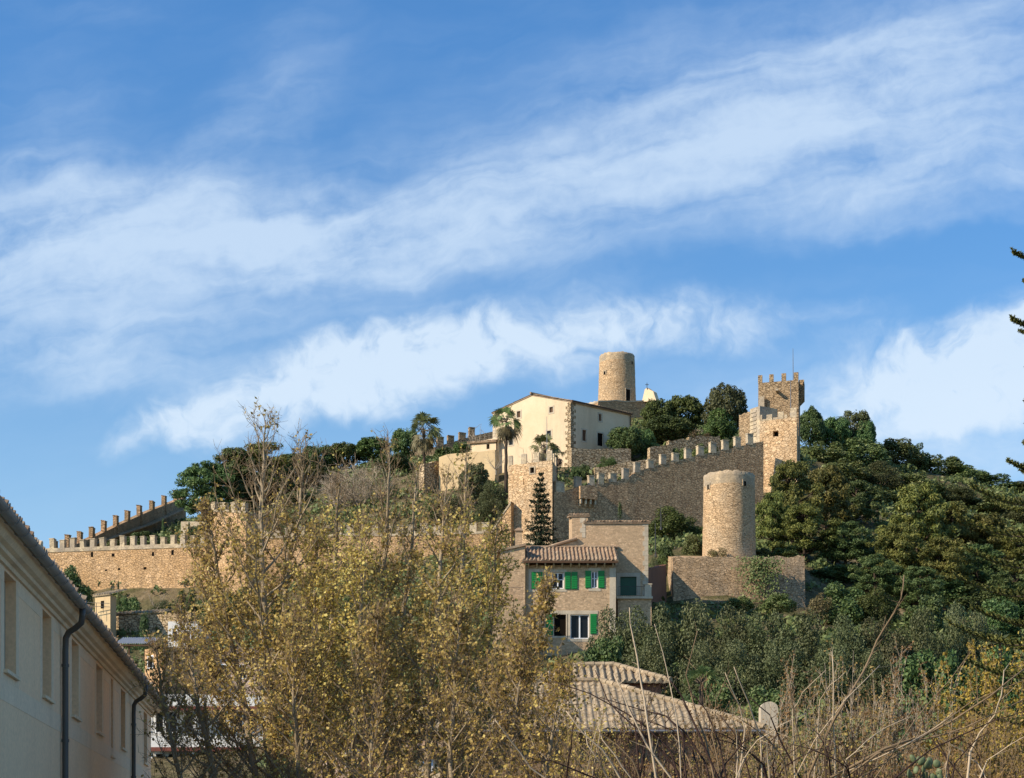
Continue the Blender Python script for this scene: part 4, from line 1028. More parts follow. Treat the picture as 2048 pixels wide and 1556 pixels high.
# ------------------------------------------------------------------ street building on the left
def LB(t, off, z): return Vector((-4.6-.126*t+off, t, z))
T0, T1, ZW = 10., 57.3, 6.42
M['peach'] = plaster('peach_render', (.95,.65,.385), (.92,.62,.365), (.86,.57,.335), .9, .9, .1)
M['band'] = plaster('pale_painted_band', (.88,.66,.43), (.83,.615,.40), (.74,.545,.35), .9, .9, .1)
M['cornice'] = plaster('cornice_render', (.86,.66,.43), (.76,.58,.38), (.58,.44,.29), .6)
M['greyshut'] = simple('grey_shutter_board', (.40,.31,.21), .7, .25, 0, .15, 2)
M['gutter'] = simple('grey_zinc_gutter', (.30,.28,.25), .6, .4, .3, .25, 2)
M['pipe'] = simple('dark_grey_downpipe', (.10,.092,.082), .5, .4, .2, .2, 2)
root = empty('street_building', LB(35,-4,0), 'long peach rendered building with a deep cornice, gutter and tall shuttered windows', 'building')
A, B = LB(T0,0,0), LB(T1,0,0); inn = Vector((-1,-.126,0)).normalized(); kk = math.hypot(1,.126); sL = lambda t: (t-T0)*kk
wins = [(16.2,17.4,4.77),(20.2,21.4,4.77),(24.0,25.2,4.77),(28.0,29.2,4.77),(32.3,33.5,4.77),(36.6,37.8,4.77),(41.2,42.5,4.77),(44.5,45.1,4.4),(47.1,48.4,4.77),(54.4,55.7,4.77)]
hs = [(sL(a),sL(b),z,ZW-.06) for a,b,z in wins]
mb = MB(); wall_face(mb, A, B, -.5, ZW+.4, hs, .22, inn); dep = 8.
a_, b_ = A+inn*dep, B+inn*dep
mb.face((B.x,B.y,-.5),(b_.x,b_.y,-.5),(b_.x,b_.y,ZW+.4),(B.x,B.y,ZW+.4)); mb.face((A.x,A.y,-.5),(A.x,A.y,ZW+.4),(a_.x,a_.y,ZW+.4),(a_.x,a_.y,-.5)); mb.face((a_.x,a_.y,-.5),(a_.x,a_.y,ZW+.4),(b_.x,b_.y,ZW+.4),(b_.x,b_.y,-.5))
mb.build('wall', M['peach'], root)
for h in hs:
    mb = MB(); panel(A, B, (h[0]-.08,h[1]+.08,h[2]-.06,h[2]-.002), -.07, .28, mb, inn); w_ = mb.build('window', M['cornice'], root)
    mb = MB(); panel(A, B, (h[0],(h[0]+h[1])/2-.006,h[2],h[3]), .17, .04, mb, inn); panel(A, B, ((h[0]+h[1])/2+.006,h[1],h[2],h[3]), .17, .04, mb, inn); sh = mb.build('shutter', M['greyshut'], w_)
    mb = MB(); m_ = h[0]+.35*(h[1]-h[0]); panel(A, B, (m_,m_+.035,h[2]+.75,h[2]+1.05), .14, .028, mb, inn); panel(A, B, (m_+.036,m_+.14,h[2]+.75,h[2]+.785), .14, .028, mb, inn); mb.build('latch', M['iron'], sh)
mb = MB(); e = .004
panel(A, B, (0, sL(T1), 4.26, 4.60), -.005, .0048, mb, inn)
prev = 0.
for h in hs:   # pale painted surrounds
    for a, b in ((h[0]-.3,h[0]-.002),(h[1]+.002,h[1]+.3)): panel(A, B, (a,b,4.602,6.16), -.005, .0048, mb, inn)
    panel(A, B, (prev, h[0]-.002, 6.162, ZW-.005), -.005, .0048, mb, inn); prev = h[1]+.002
    panel(A, B, (h[0],h[1],4.602,h[2]-.07), -.005, .0048, mb, inn)
panel(A, B, (prev, sL(T1), 6.162, ZW-.005), -.005, .0048, mb, inn)
mb.build('painted_band', M['band'], root)
prof = [(0,6.42),(.05,6.42),(.07,6.48),(.15,6.50),(.17,6.55),(.25,6.58),(.31,6.65),(.33,6.70),(.36,6.72),(.36,6.78),(0,6.80)]
mb = MB(); mb.grid([[LB(t,o,z) for o,z in prof] for t in np.linspace(T0,T1+.3,24)]); mb.face(*[LB(T1+.3,o,z) for o,z in prof]); mb.build('cornice', M['cornice'], root)
gp = [(.46+.095*math.cos(a), 6.78+.095*math.sin(a)) for a in np.linspace(math.pi, 2*math.pi, 9)]; gp2 = [(o+(.46-o)*.12, z+.002) for o, z in gp][::-1]
mb = MB(); mb.grid([[LB(t,o,z) for o,z in gp+gp2+gp[:1]] for t in np.linspace(T0,T1+.35,30)]); mb.build('gutter', M['gutter'], root)
for k in range(50):
    t = 11.+k*.93
    if t > T1: break
    mb = MB(); mb.tube([LB(t,.40+.13*math.cos(a)+.06,6.78+.115*math.sin(a)) for a in np.linspace(math.pi*.95, 2.06*math.pi, 9)], .012, 4); mb.build('gutter_bracket', M['gutter'], root)
for t in (34.9, 50.):
    mb = MB(); pts = [LB(t-.25,.46,6.72),LB(t-.25,.46,6.55),LB(t-.2,.43,6.42),LB(t-.1,.3,6.33),LB(t-.02,.16,6.26),LB(t,.10,6.15),LB(t,.09,5.9),LB(t,.09,3),LB(t,.09,0)]
    mb.tube(pts, .062, 10); dp = mb.build('downpipe', M['pipe'], root, True)
    for z in (5.6,4.1,2.5):
        mb = MB(); mb.tube([LB(t,.09,z-.03),LB(t,.09,z+.03)], .075, 10); mb.build('clip', M['pipe'], dp)
Ur = (inn+Vector((0,0,.3))).normalized()
mb = MB(); tiles(mb, LB(T0,.47,6.83), LB(T1+.3,.47,6.83), Ur, lambda u_: 4.5, .24, .42, .07); mb.build('roof', M['tile'], root)
mb = MB(); tiles(mb, LB(T1+.3,-8.5,6.90), LB(T0,-8.5,6.90), (-inn+Vector((0,0,.3))).normalized(), lambda u_: 4.5, .24, .42, .07); mb.build('roof', M['tile'], root)
mb = MB(); mb.tube([LB(28.6,.52,6.86),LB(28.6,-.3,6.98)], .075, 8); mb.build('verge_tile', M['cornice'], root)
# ------------------------------------------------------------------ foliage materials
M['l_oak'] = leafy('evergreen_leaf', [(.024,.036,.010),(.066,.092,.026),(.115,.150,.036),(.17,.20,.055)], .2)
M['l_dark'] = leafy('dark_evergreen_leaf', [(0.026,0.046,0.021),(0.061,0.106,0.033),(0.123,0.178,0.055),(0.217,0.255,0.090)], .18)
M['l_pine'] = leafy('pine_needles', [(0.042,0.055,0.017),(0.105,0.118,0.029),(0.198,0.198,0.046),(0.314,0.272,0.084)], .2)
M['l_olive'] = leafy('grey_green_leaf', [(0.034,0.040,0.014),(0.080,0.092,0.034),(0.130,0.140,0.058),(0.200,0.200,0.100)], .2)
M['l_scrub'] = leafy('scrub_leaf', [(0.042,0.061,0.023),(0.097,0.125,0.039),(0.174,0.197,0.065),(0.302,0.278,0.139)], .18)
M['l_dry'] = leafy('dry_scrub_leaf', [(.06,.045,.02),(.11,.085,.035),(.17,.14,.06),(.24,.19,.10)], .2)
M['l_yellow'] = leafy('yellowing_leaf', [(0.110,0.067,0.021),(0.325,0.220,0.053),(0.534,0.389,0.099),(0.684,0.534,0.174),(0.777,0.650,0.302)], .4, .45, .022)
M['l_tan'] = leafy('tan_winter_leaf', [(0.116,0.073,0.026),(0.233,0.160,0.052),(0.364,0.248,0.073),(0.466,0.349,0.131)], .3, .5)
M['l_orange'] = leafy('orange_winter_leaf', [(0.115,0.057,0.014),(0.241,0.138,0.029),(0.380,0.230,0.052),(0.460,0.310,0.092)], .3, .5)
M['l_palm'] = leafy('palm_frond', [(0.058,0.088,0.029),(0.137,0.176,0.058),(0.234,0.254,0.098)], .2)
M['l_dead'] = leafy('dead_frond', [(.06,.045,.03),(.14,.105,.06),(.24,.19,.11)], .2)
M['twig'] = simple('brown_twig_bark', (.20,.14,.08), .85, .2, 0, .4, 8)
M['twig_dark'] = simple('dark_red_twig_bark', (.042,.022,.016), .8, .25, 0, .4, 8)
M['twig_pale'] = simple('pale_peeled_bark', (.46,.36,.24), .8, .2, 0, .3, 8)
M['grey_twig'] = simple('grey_twig_bark', (.36,.29,.21), .9, .1, 0, .3, 5)
M['tree_bark'] = simple('mottled_grey_bark', (.30,.235,.15), .9, .15, 0, .45, 7)

def rot_basis(N):
    N = N/np.maximum(np.linalg.norm(N, axis=1, keepdims=True), 1e-9)
    return N
def leaves_arr(rs, C, N, size, asp=.6):
    """diamond leaves at C facing N"""
    n = len(C); N = rot_basis(N); r = rs.normal(size=(n, 3)); T = r - N*(r*N).sum(1, keepdims=True); T /= np.maximum(np.linalg.norm(T, axis=1, keepdims=True), 1e-9); B = np.cross(N, T)
    s = (size*rs.uniform(.6, 1.35, n))[:, None]
    bend = N*s*rs.uniform(-.25, .25, n)[:, None]
    V = np.stack([C+T*s, C+B*s*asp+bend, C-T*s, C-B*s*asp+bend], 1).reshape(-1, 3)
    return V, np.arange(4*n).reshape(-1, 4)
def blob_cloud(rs, blobs, n, leaf, shell=(.6, 1.05), asp=.6, up=.35):
    blobs = np.array(blobs, float); w = (blobs[:, 3]*blobs[:, 4]+blobs[:, 3]*blobs[:, 5]); w /= w.sum()
    k = rs.choice(len(blobs), n, p=w); d = rs.normal(size=(n, 3)); d /= np.linalg.norm(d, axis=1, keepdims=True)
    rad = rs.uniform(shell[0]**2, shell[1]**2, n)**.5
    lump = 1+.13*np.sin(d[:, 0]*9+k)*np.sin(d[:, 1]*8+2*k)*np.sin(d[:, 2]*9)
    C = blobs[k, :3] + d*blobs[k, 3:6]*(rad*lump)[:, None]
    N = d + rs.normal(size=(n, 3))*.75 + np.array([0, 0, up])
    return leaves_arr(rs, C, N, np.full(n, leaf), asp)

# every prototype crown is about 1 wide and 1 tall, standing on z = 0
def proto_mesh(name, V, Fc, mat, smooth=False):
    me = bpy.data.meshes.new(name); V = np.asarray(V, np.float32); Fc = np.asarray(Fc, np.int32); k = Fc.shape[1]
    me.vertices.add(len(V)); me.vertices.foreach_set('co', V.ravel()); me.loops.add(Fc.size); me.loops.foreach_set('vertex_index', Fc.ravel())
    me.polygons.add(len(Fc)); me.polygons.foreach_set('loop_start', np.arange(0, Fc.size, k, dtype=np.int32)); me.update(calc_edges=True)
    if smooth: me.polygons.foreach_set('use_smooth', np.ones(len(Fc), bool))
    me.materials.append(mat); return me
def mb_mesh(name, mb, mat, smooth=True):
    me = bpy.data.meshes.new(name); me.from_pydata(mb.v, [], mb.f)
    if smooth:
        for p in me.polygons: p.use_smooth = True
    me.update(); me.materials.append(mat); return me
def limbs(rs, h0, targets, r0):
    mb = MB(); top = Vector((rs.uniform(-.04,.04), rs.uniform(-.04,.04), h0))
    mb.tube([(0,0,-.12), (0.01,0,h0*.5), top], [r0*1.3, r0, r0*.8], 7)
    for t in targets:
        t = Vector(t); mid = top.lerp(t, .5)+Vector((rs.uniform(-.04,.04), rs.uniform(-.04,.04), rs.uniform(-.02,.05)))
        mb.tube([top-Vector((0,0,.03)), mid, t], [r0*.6, r0*.4, r0*.15], 5)
    return mb
PROTO = {}
def make_round(seed, n=12000, leaf=.022, low=.12):
    rs = np.random.RandomState(seed); bl = [(0,0,.54,.37,.37,.37)]
    for i in range(46):
        a = rs.uniform(0, 2*math.pi); ph = rs.uniform(-.35, 1.0); rr = .36*math.sqrt(max(0, 1-max(0, ph)**2*.8)); r = rs.uniform(.065, .135)
        bl.append((rr*math.cos(a), rr*math.sin(a), .52+.36*ph*.95, r, r, r*.85))
    V, Fc = blob_cloud(rs, bl, n, leaf); V[:, 2] = np.maximum(V[:, 2], low*rs.uniform(.2, 1, len(V)))
    return V, Fc, limbs(rs, .3, [b[:3] for b in bl[1:9]], .035)
def make_bush(seed, n=7000, leaf=.028):
    rs = np.random.RandomState(seed); bl = [(0,0,.3,.38,.38,.42)]
    for i in range(20):
        a = rs.uniform(0, 2*math.pi); ph = rs.uniform(0, 1.); rr = .38*math.sqrt(1-ph**2*.75); r = rs.uniform(.11, .18)
        bl.append((rr*math.cos(a), rr*math.sin(a), .15+.65*ph, r, r, r*1.0))
    V, Fc = blob_cloud(rs, bl, n, leaf); V[:, 2] = np.maximum(V[:, 2], -.05)
    return V, Fc, limbs(rs, .12, [b[:3] for b in bl[1:7]], .03)
def make_pine(seed, n=15000, leaf=.025, tall=False):
    rs = np.random.RandomState(seed); bl = []
    for i in range(92):
        z = rs.uniform(.28, .95) if not tall else rs.uniform(.2, .97); env = (.46*math.sin(min(1, (1.05-z)/.45)*math.pi/2))*(1 if z > .4 else (z/.4)**.5); a = i*2.4+rs.uniform(-.4,.4); rr = env*rs.uniform(.3, 1)
        r = rs.uniform(.05, .115); bl.append((rr*math.cos(a), rr*math.sin(a), z, r, r, r*.6))
    V, Fc = blob_cloud(rs, bl, n, leaf, (.25, 1.1), .3, .6)
    tgt = [b[:3] for b in bl[::3]]; mb = MB(); mb.tube([(0,0,-.1),(.01,.0,.35),(-.01,.01,.7),(0,0,.92)], [.03,.024,.015,.006], 7)
    for t in tgt: b = Vector((0,0,max(.15, t[2]-.14))); t = Vector(t); mb.tube([b, b.lerp(t, .55)+Vector((0,0,-.02)), t], [.012,.009,.004], 5)
    return V, Fc, mb
def make_cypress(seed, n=3000, leaf=.03):
    rs = np.random.RandomState(seed); bl = []
    for i in range(40):
        z = rs.uniform(.06, .97); env = .36*(1-z)**.6*(min(1, z/.15)); a = rs.uniform(0, 6.28); bl.append((env*.6*math.cos(a), env*.6*math.sin(a), z, .06+env*.45, .06+env*.45, .09))
    V, Fc = blob_cloud(rs, bl, n, leaf, (.4, 1.05), .4, .8); V[:, 2] = np.clip(V[:, 2], 0, 1.02)
    mb = MB(); mb.tube([(0,0,-.1),(0,0,.9)], [.03,.008], 6); return V, Fc, mb
def make_conifer(seed, n=5200, leaf=.024):
    """open dark conifer with level whorls"""
    rs = np.random.RandomState(seed); mb = MB(); mb.tube([(0,0,-.1),(0,0,.5),(0,0,1.)], [.022,.013,.003], 7); C = []; N = []
    for k in range(17):
        z = .07+.9*(k/16)**.95; L = .5*(1-z)**.75+.03; nb = 7
        for j in range(nb):
            a = 6.283*j/nb+k*.7+rs.uniform(-.3,.3); l = L*rs.uniform(.5,1.15); d = Vector((math.cos(a), math.sin(a), 0)); p0 = Vector((0,0,z)); p2 = p0+d*l+Vector((0,0,-.03*l+.02)); p1 = p0.lerp(p2,.5)+Vector((0,0,-.04*l))
            mb.tube([p0,p1,p2],[.006,.004,.002],4)
            m_ = max(7, int(100*l/.4))
            t = rs.uniform(.15,1.05,m_); w = .075*l/.4+.012; sx = rs.normal(size=m_)*w*(1.1-t*.6)
            pc = np.array([p0.lerp(p2,float(q))+Vector((0,0,-.12*l*float(q)*(1-float(q)))) for q in t])+np.outer(sx,[-math.sin(a),math.cos(a),0]); pc[:,2] += rs.normal(size=m_)*.008-.3*np.abs(sx)*.3
            C.append(pc); N.append(rs.normal(size=(m_,3))*.5+np.array([0,0,1.]))
    C = np.concatenate(C); N = np.concatenate(N); V, Fc = leaves_arr(rs, C, N, np.full(len(C), .0195), .5); return V, Fc, mb
def add_kind(key, makers, lm, bm):
    PROTO[key] = []
    for mk in makers:
        V, Fc, mb = mk; PROTO[key].append((proto_mesh('crown', V, Fc, M[lm]), mb_mesh('trunk', mb, M[bm])))
add_kind('oak', [make_round(11), make_round(12), make_round(13)], 'l_oak', 'dark_bark')
add_kind('dark', [make_round(21, leaf=.022), make_round(22, leaf=.022)], 'l_dark', 'dark_bark')
add_kind('olivetree', [make_round(31, 11000, .021), make_round(32, 11000, .021)], 'l_olive', 'bark')
add_kind('pine', [make_pine(41), make_pine(42), make_pine(43)], 'l_pine', 'dark_bark')
add_kind('darkpine', [make_pine(44), make_pine(45)], 'l_dark', 'dark_bark')
add_kind('bush', [make_bush(51), make_bush(52)], 'l_oak', 'dark_bark')
add_kind('scrub', [make_bush(53), make_bush(54), make_bush(55)], 'l_scrub', 'dark_bark')
add_kind('darkbush', [make_bush(56), make_bush(57)], 'l_dark', 'dark_bark')
add_kind('greybush', [make_bush(58, 15000, .016), make_bush(59, 15000, .016), make_bush(60, 15000, .016)], 'l_olive', 'bark')
add_kind('drybush', [make_bush(61, 2500, .026)], 'l_dry', 'bark')
add_kind('fullbush', [make_bush(63, 15000, .017), make_bush(64, 15000, .017)], 'l_oak', 'dark_bark')
add_kind('cypress', [make_cypress(71), make_cypress(72)], 'l_dark', 'dark_bark')
M['l_conifer'] = leafy('dark_conifer_needles', [(.006,.009,.004),(.014,.020,.008),(.028,.036,.014),(.055,.055,.025)], .12)
add_kind('conifer', [make_conifer(81)], 'l_conifer', 'dark_bark')
_cnt = {}
NAMES = {'fullbush':'bush','oak':'evergreen_tree','dark':'evergreen_tree','olivetree':'olive_tree','pine':'pine_tree','darkpine':'pine_tree','bush':'bush','scrub':'bush','darkbush':'bush','greybush':'bush','drybush':'bush','cypress':'cypress_tree','conifer':'conifer_tree'}
def plant(kind, px, ytop, D, wpx, label, group=None, ybase=None, sink=.3, depth=1.):
    x = PX(px, D); zg_ = gz(x, D) if ybase is None else PZ(ybase, D); zt = PZ(ytop, D); h = max(.6, zt-zg_+sink); w = wpx/F*D
    i = _cnt.get(kind, 0); _cnt[kind] = i+1; cm, tm = PROTO[kind][i % len(PROTO[kind])]
    cat = 'tree' if 'tree' in NAMES[kind] else 'bush'
    root = empty(NAMES[kind], (x, D, zg_-sink), label, cat, group); root.scale = (w, w*depth, h/.97); root.rotation_euler = (0, 0, i*2.17 % 6.28)
    for nm, me in (('trunk' if cat == 'tree' else 'stem', tm), ('crown', cm)):
        o = bpy.data.objects.new(nm, me); coll.objects.link(o); o.parent = root
    return root

G1, G2, G3, G4, G5 = 'evergreen trees along the hilltop', 'pines on the wooded slope', 'scrub covering the slope beside the keep', 'grey green shrubs of the long hedge', 'shrubs on the castle terraces'
T = [
 ('darkpine',412,926,216,140,'dark pine leaning over the upper end of the stepped rampart',G1,None),
 ('darkpine',470,898,219,130,'dark pine between the leaning pine and the broad umbrella pine',G1,None),
 ('pine',520,888,222,175,'broad umbrella pine behind the bare tip of the tallest yellowing tree',G1,None),
 ('dark',585,906,234,85,'dark evergreen just right of the umbrella pine on the skyline',G1,None),
 ('dark',640,888,236,88,'rounded dark evergreen on the skyline above the leafless grey tree',G1,None),
 ('oak',690,884,236,80,'mid green evergreen second in the skyline row from the tall palm end',G1,None),
 ('oak',745,872,236,84,'bright green evergreen forming the crest before the tall narrow tree',G1,None),
 ('dark',812,854,232,66,'tall narrow dark evergreen beside the crown of the first fan palm',G1,None),
 ('dark',560,945,222,90,'low dark evergreen under the umbrella pine',G1,None),
 ('oak',640,930,224,100,'low green evergreen behind the upper branches of the leafless grey tree',G1,None),
 ('dark',785,905,222,80,'dark evergreen under the tall narrow tree near the fan palm',G1,None),
 ('dark',595,985,214,90,'shadowy evergreen behind the second yellowing tree',G1,None),
 ('scrub',880,925,212,60,'low olive green shrub at the foot of the ochre garden wall',G5,None),
 ('bush',930,878,228,52,'green shrub on the skyline between rampart merlons and cream wing',G5,None),
 ('darkbush',893,897,226,62,'dark green shrub beneath the three skyline merlons',G5,None),
 ('scrub',862,915,222,58,'small olive shrub between the palm trunk and the ochre wall',G5,None),
 ('olivetree',950,922,192,74,'grey leaved small tree in front of the ochre garden wall',G5,None),
 ('greybush',985,962,187,66,'grey green shrub between the tall palm trunk and the square tower',G5,None),
 ('greybush',905,985,190,80,'grey green shrub behind the top of the yellowing trees below the ochre wall',G5,None),
 ('scrub',870,1000,190,70,'olive shrub near the foot of the first fan palm',G5,None),
 ('dark',1250,851,201,82,'dark bushy tree before the shaded side of the manor house',G5,None),
 ('dark',1288,855,203,60,'smaller dark tree joined to the bushy tree by the manor house',G5,None),
 ('oak',1318,796,215,80,'green carob tree just below the bell gable',G5,None),
 ('oak',1368,788,216,96,'large green carob tree between bell gable and olive coloured tree',G5,None),
 ('dark',1340,832,211,110,'low spreading dark part of the carob trees above the small terrace walls',G5,None),
 ('olivetree',1450,766,211,100,'tall olive coloured tree beside the stepped tower buttress',G5,None),
 ('oak',1440,815,209,70,'green lower tree under the tall olive coloured tree',G5,None),
 ('fullbush',1214,909,194,44,'clipped round green bush on the terrace below the manor house',G5,None),
 ('darkbush',1152,930,193,30,'small dark bush by the corner of the manor house',G5,None),
 ('darkbush',1170,927,193,26,'second small bush between manor corner and round clipped bush',G5,None),
 ('scrub',1412,884,203,58,'low scrub bush behind the upper merlons of the shaded wall',G5,None),
 ('scrub',1360,893,201,52,'low scrub bush behind the middle merlons of the shaded wall',G5,None),
 ('drybush',1400,855,208,50,'reddish dry bush below the carob trees',G5,None),
 ('greybush',1462,872,206,42,'grey scrub bush by the highest merlons of the shaded wall',G5,None),
 ('darkbush',285,1062,207,80,'green shrub growing on the inside of the stepped rampart',G5,None),
 ('scrub',232,1080,207,50,'low shrub behind the merlons under the stepped rampart',G5,None),
 ('darkbush',392,1050,203,48,'dark shrub by the pale yellow garden house',G5,None),
 ('cypress',326,1039,203,15,'slim clipped cypress farthest from the yellow garden house','clipped cypresses',None),
 ('cypress',345,1043,203,20,'stout clipped cypress in the middle of three behind the merlons','clipped cypresses',None),
 ('cypress',357,1043,202,20,'stout clipped cypress against the yellow garden house','clipped cypresses',None),
 ('cypress',378,1040,202,14,'thin clipped cypress in front of the yellow garden house','clipped cypresses',None),
 # right of the keep
 ('dark',1620,812,226,66,'dark tree rising just behind the right edge of the front tower',G3,None),
 ('dark',1668,830,230,80,'dark tree between the keep and the highest round tree of the slope',G3,None),
 ('olivetree',1708,818,232,90,'highest greyish round tree on the slope behind the keep',G3,None),
 ('dark',1730,838,230,50,'dark tree edge at the end of the tall trees behind the keep',G3,None),
 ('scrub',1650,880,222,90,'dark scrub in the shade of the front tower',G3,None),
 ('scrub',1722,872,228,110,'scrub mound below the highest round tree',G3,None),
 ('scrub',1790,878,236,110,'scrub mound on the skyline just past the tall trees',G3,None),
 ('darkbush',1835,884,238,60,'dark wind shaped bush standing out on the skyline',G3,None),
 ('scrub',1880,908,240,100,'scrub on the middle of the falling skyline',G3,None),
 ('scrub',1935,930,240,100,'scrub farther down the falling skyline',G3,None),
 ('darkbush',1990,952,240,100,'dark scrub where the skyline nears the feathery conifer',G3,None),
 ('scrub',2040,965,240,100,'lowest scrub of the skyline behind the feathery conifer',G3,None),
 ('scrub',1690,915,212,100,'scrub on the upper slope below the highest round tree',G3,None),
 ('greybush',1760,925,214,100,'greyish scrub in the middle of the upper slope',G3,None),
 ('scrub',1835,945,216,110,'olive scrub below the wind shaped skyline bush',G3,None),
 ('greybush',1905,970,218,110,'greyish scrub on the lower middle of the slope',G3,None),
 ('scrub',1975,990,218,110,'scrub beneath the dark skyline scrub',G3,None),
 ('greybush',2040,1005,216,110,'grey brown scrub behind the feathery branches',G3,None),
 ('scrub',1750,975,198,110,'shaded scrub between the two groups of pines',G3,None),
 ('darkbush',1870,1000,204,120,'dark scrub above the tallest slope pine',G3,None),
 # pines
 ('pine',1585,922,168,130,'olive coloured pine right behind the lower mill',G2,None),
 ('pine',1652,938,174,130,'pine before the foot of the front tower',G2,None),
 ('pine',1545,985,162,90,'small pine peeping out beside the lower mill wall',G2,None),
 ('darkpine',1712,965,182,110,'darker pine between the tower pines and the tall slope pine',G2,None),
 ('pine',1610,1010,160,140,'pine above the right end of the mill platform',G2,None),
 ('darkpine',1690,1045,160,120,'dark pine at the edge of the deep shade beyond the platform',G2,None),
 ('pine',1835,972,168,150,'tallest yellowish pine on the wooded slope',G2,None),
 ('pine',1795,1048,157,130,'wide pine in front of the tallest slope pine',G2,None),
 ('pine',1905,1005,172,130,'brownish pine next to the tallest slope pine',G2,None),
 ('pine',1970,1030,172,130,'pine second from the picture edge on the wooded slope',G2,None),
 ('pine',1880,1075,156,140,'yellow green pine low on the wooded slope above the olive hedge',G2,None),
 ('darkpine',1955,1090,160,130,'dark pine behind the feathery conifer branches',G2,None),
 ('pine',2035,1065,170,120,'pine cut by the picture edge under the scrub slope',G2,None),
 ('darkpine',2030,1130,152,120,'dark low pine cut by the picture edge',G2,None),
 ('darkpine',1750,1110,152,110,'dark undergrown pine over the round green bush',G2,None),
 ('darkpine',1840,1135,150,110,'shadowed small pine above the hedge end',G2,None),
 # bushes near mill and house
 ('fullbush',1350,1014,166,118,'large rounded bright green bush between stone house and lower mill',None,None),
 ('scrub',1388,1066,153,48,'small bush touching the left foot of the lower mill',None,None),
 ('bush',1330,1085,150,44,'small bright bush behind the corner of the stone house',None,None),
 ('greybush',1308,1110,146,34,'grey bush beside the edge of the stone house',None,None),
 ('cypress',1240,1006,170,26,'small dark cypress against the shaded curtain wall',None,None),
 ('conifer',1082,950,150,92,'tall dark conifer with level branches before the square tower',None,1130),
 ('bush',1570,1088,151,60,'bright green bush on the platform behind its creeper',None,1115),
 ('scrub',1525,1095,151,40,'small shrub at the right foot of the lower mill',None,1115),
 ('drybush',1435,1094,147.6,50,'dry grass tuft on the platform edge before the mill',None,1112),
 ('darkbush',1690,1164,142,110,'rounded green bush at the right end of the mill platform',None,None),
 ('fullbush',1750,1172,142,100,'rounded bright green bush under the dark pines',None,None),
 ('drybush',1640,1175,141,60,'brownish bush by the right corner of the mill platform',None,None),
 ('scrub',1480,1190,140,60,'bush growing up the middle of the mill platform wall',None,1215),
 ('scrub',1560,1184,140,70,'bush growing against the right part of the mill platform wall',None,1215),
 ('darkbush',1665,1128,156,110,'dark shrub added for the shade in the gap beyond the platform corner',None,None),  # this run of dark shrubs is added to stand for deep shade
 ('darkbush',1735,1140,158,120,'dark shrub added for the shade between the platform corner and the slope pines',None,None),
 ('darkbush',1810,1150,156,120,'dark shrub added for the shade under the wide slope pine',None,None),
 ('darkbush',1885,1160,155,120,'dark shrub added for the shade under the yellow green slope pine',None,None),
 ('darkbush',1960,1165,154,120,'dark shrub added for the shade under the dark slope pines',None,None),
 ('darkbush',2035,1170,152,120,'dark shrub added for the shade behind the lower feathery branches',None,None),
 ('darkbush',1850,1180,138,90,'dark shrub rising behind the raised hedge top',None,None),
 ('darkbush',1990,1195,136,110,'dark shrub behind the last grey hedge shrub',None,None),
 # long hedge
 ('greybush',1225,1207,124,120,'hedge shrub directly below the stone house balcony',G4,1400),
 ('greybush',1300,1200,122,130,'hedge shrub below the red brown wall',G4,1400),
 ('greybush',1385,1196,122,130,'hedge shrub below the left part of the mill platform',G4,1400),
 ('greybush',1460,1203,120,130,'hedge shrub below the middle of the mill platform',G4,1400),
 ('greybush',1535,1214,118,120,'hedge shrub below the creeper on the platform',G4,1400),
 ('greybush',1605,1218,118,120,'hedge shrub below the right end of the mill platform',G4,1400),
 ('greybush',1680,1222,117,120,'hedge shrub below the rounded green bush',G4,1400),
 ('greybush',1755,1226,117,120,'hedge shrub below the bright green bush under the pines',G4,1400),
 ('greybush',1830,1212,118,110,'hedge shrub with raised top under the slope pines',G4,1400),
 ('greybush',1900,1198,120,110,'tall grey hedge shrub near the feathery conifer',G4,1400),
 ('greybush',1958,1212,120,100,'last grey hedge shrub before the picture edge',G4,1400),
 ('darkbush',1215,1262,113,110,'low front hedge shrub beside the white french window',G4,1420),
 ('greybush',1300,1268,112,120,'front hedge shrub above the upper tiled roof',G4,1420),
 ('greybush',1390,1276,112,120,'front hedge shrub behind the small palm',G4,1420),
 ('greybush',1475,1272,111,120,'front hedge shrub behind the leaning pale stems',G4,1420),
 ('greybush',1560,1280,111,120,'front hedge shrub behind the twiggy saplings',G4,1420),
 ('greybush',1650,1285,110,130,'front hedge shrub behind the long curved shoot',G4,1420),
 ('greybush',1745,1290,110,120,'grey front hedge shrub above the twiggy saplings',G4,1420),
 ('darkbush',1830,1300,110,120,'dark front hedge shrub beside the orange leaved sapling',G4,1450),
 ('darkbush',1915,1290,109,110,'dark front hedge shrub under the broad leaved plant',G4,1450),
 ('darkbush',2010,1280,109,120,'dark front hedge shrub at the picture edge',G4,1450),
 ('darkbush',1420,1345,90,110,'shadowed bush low behind the small palm and the tiled roof',None,1460),
 ('darkbush',1530,1370,88,110,'shadowed bush behind the pale masonry pier',None,1480),
 ('darkbush',1790,1400,80,110,'dark ivy covered bush between the twiggy saplings and the orange one',None,1560),
 ('darkbush',1650,1450,70,150,'shadowed bush low behind the twiggy saplings',None,1640),
 ('darkbush',1940,1430,72,150,'shadowed bush low behind the orange leaved saplings',None,1640),
 # lower left
 ('darkbush',150,1132,170,64,'dark bush over the roof edge of the street building',None,1215),
 ('darkbush',255,1184,168,62,'dark green bush just right of the little hut',None,None),
 ('greybush',318,1198,168,60,'grey bush above the wavy tile coping',None,None),
 ('bush',375,1172,170,50,'upright green bush above the end of the stone garden wall',None,None),
 ('scrub',412,1190,170,60,'olive bush under the stub wall tower',None,None),
 ('cypress',289,1221,150,40,'small dark cone shaped cypress before the stone garden wall',None,1300),
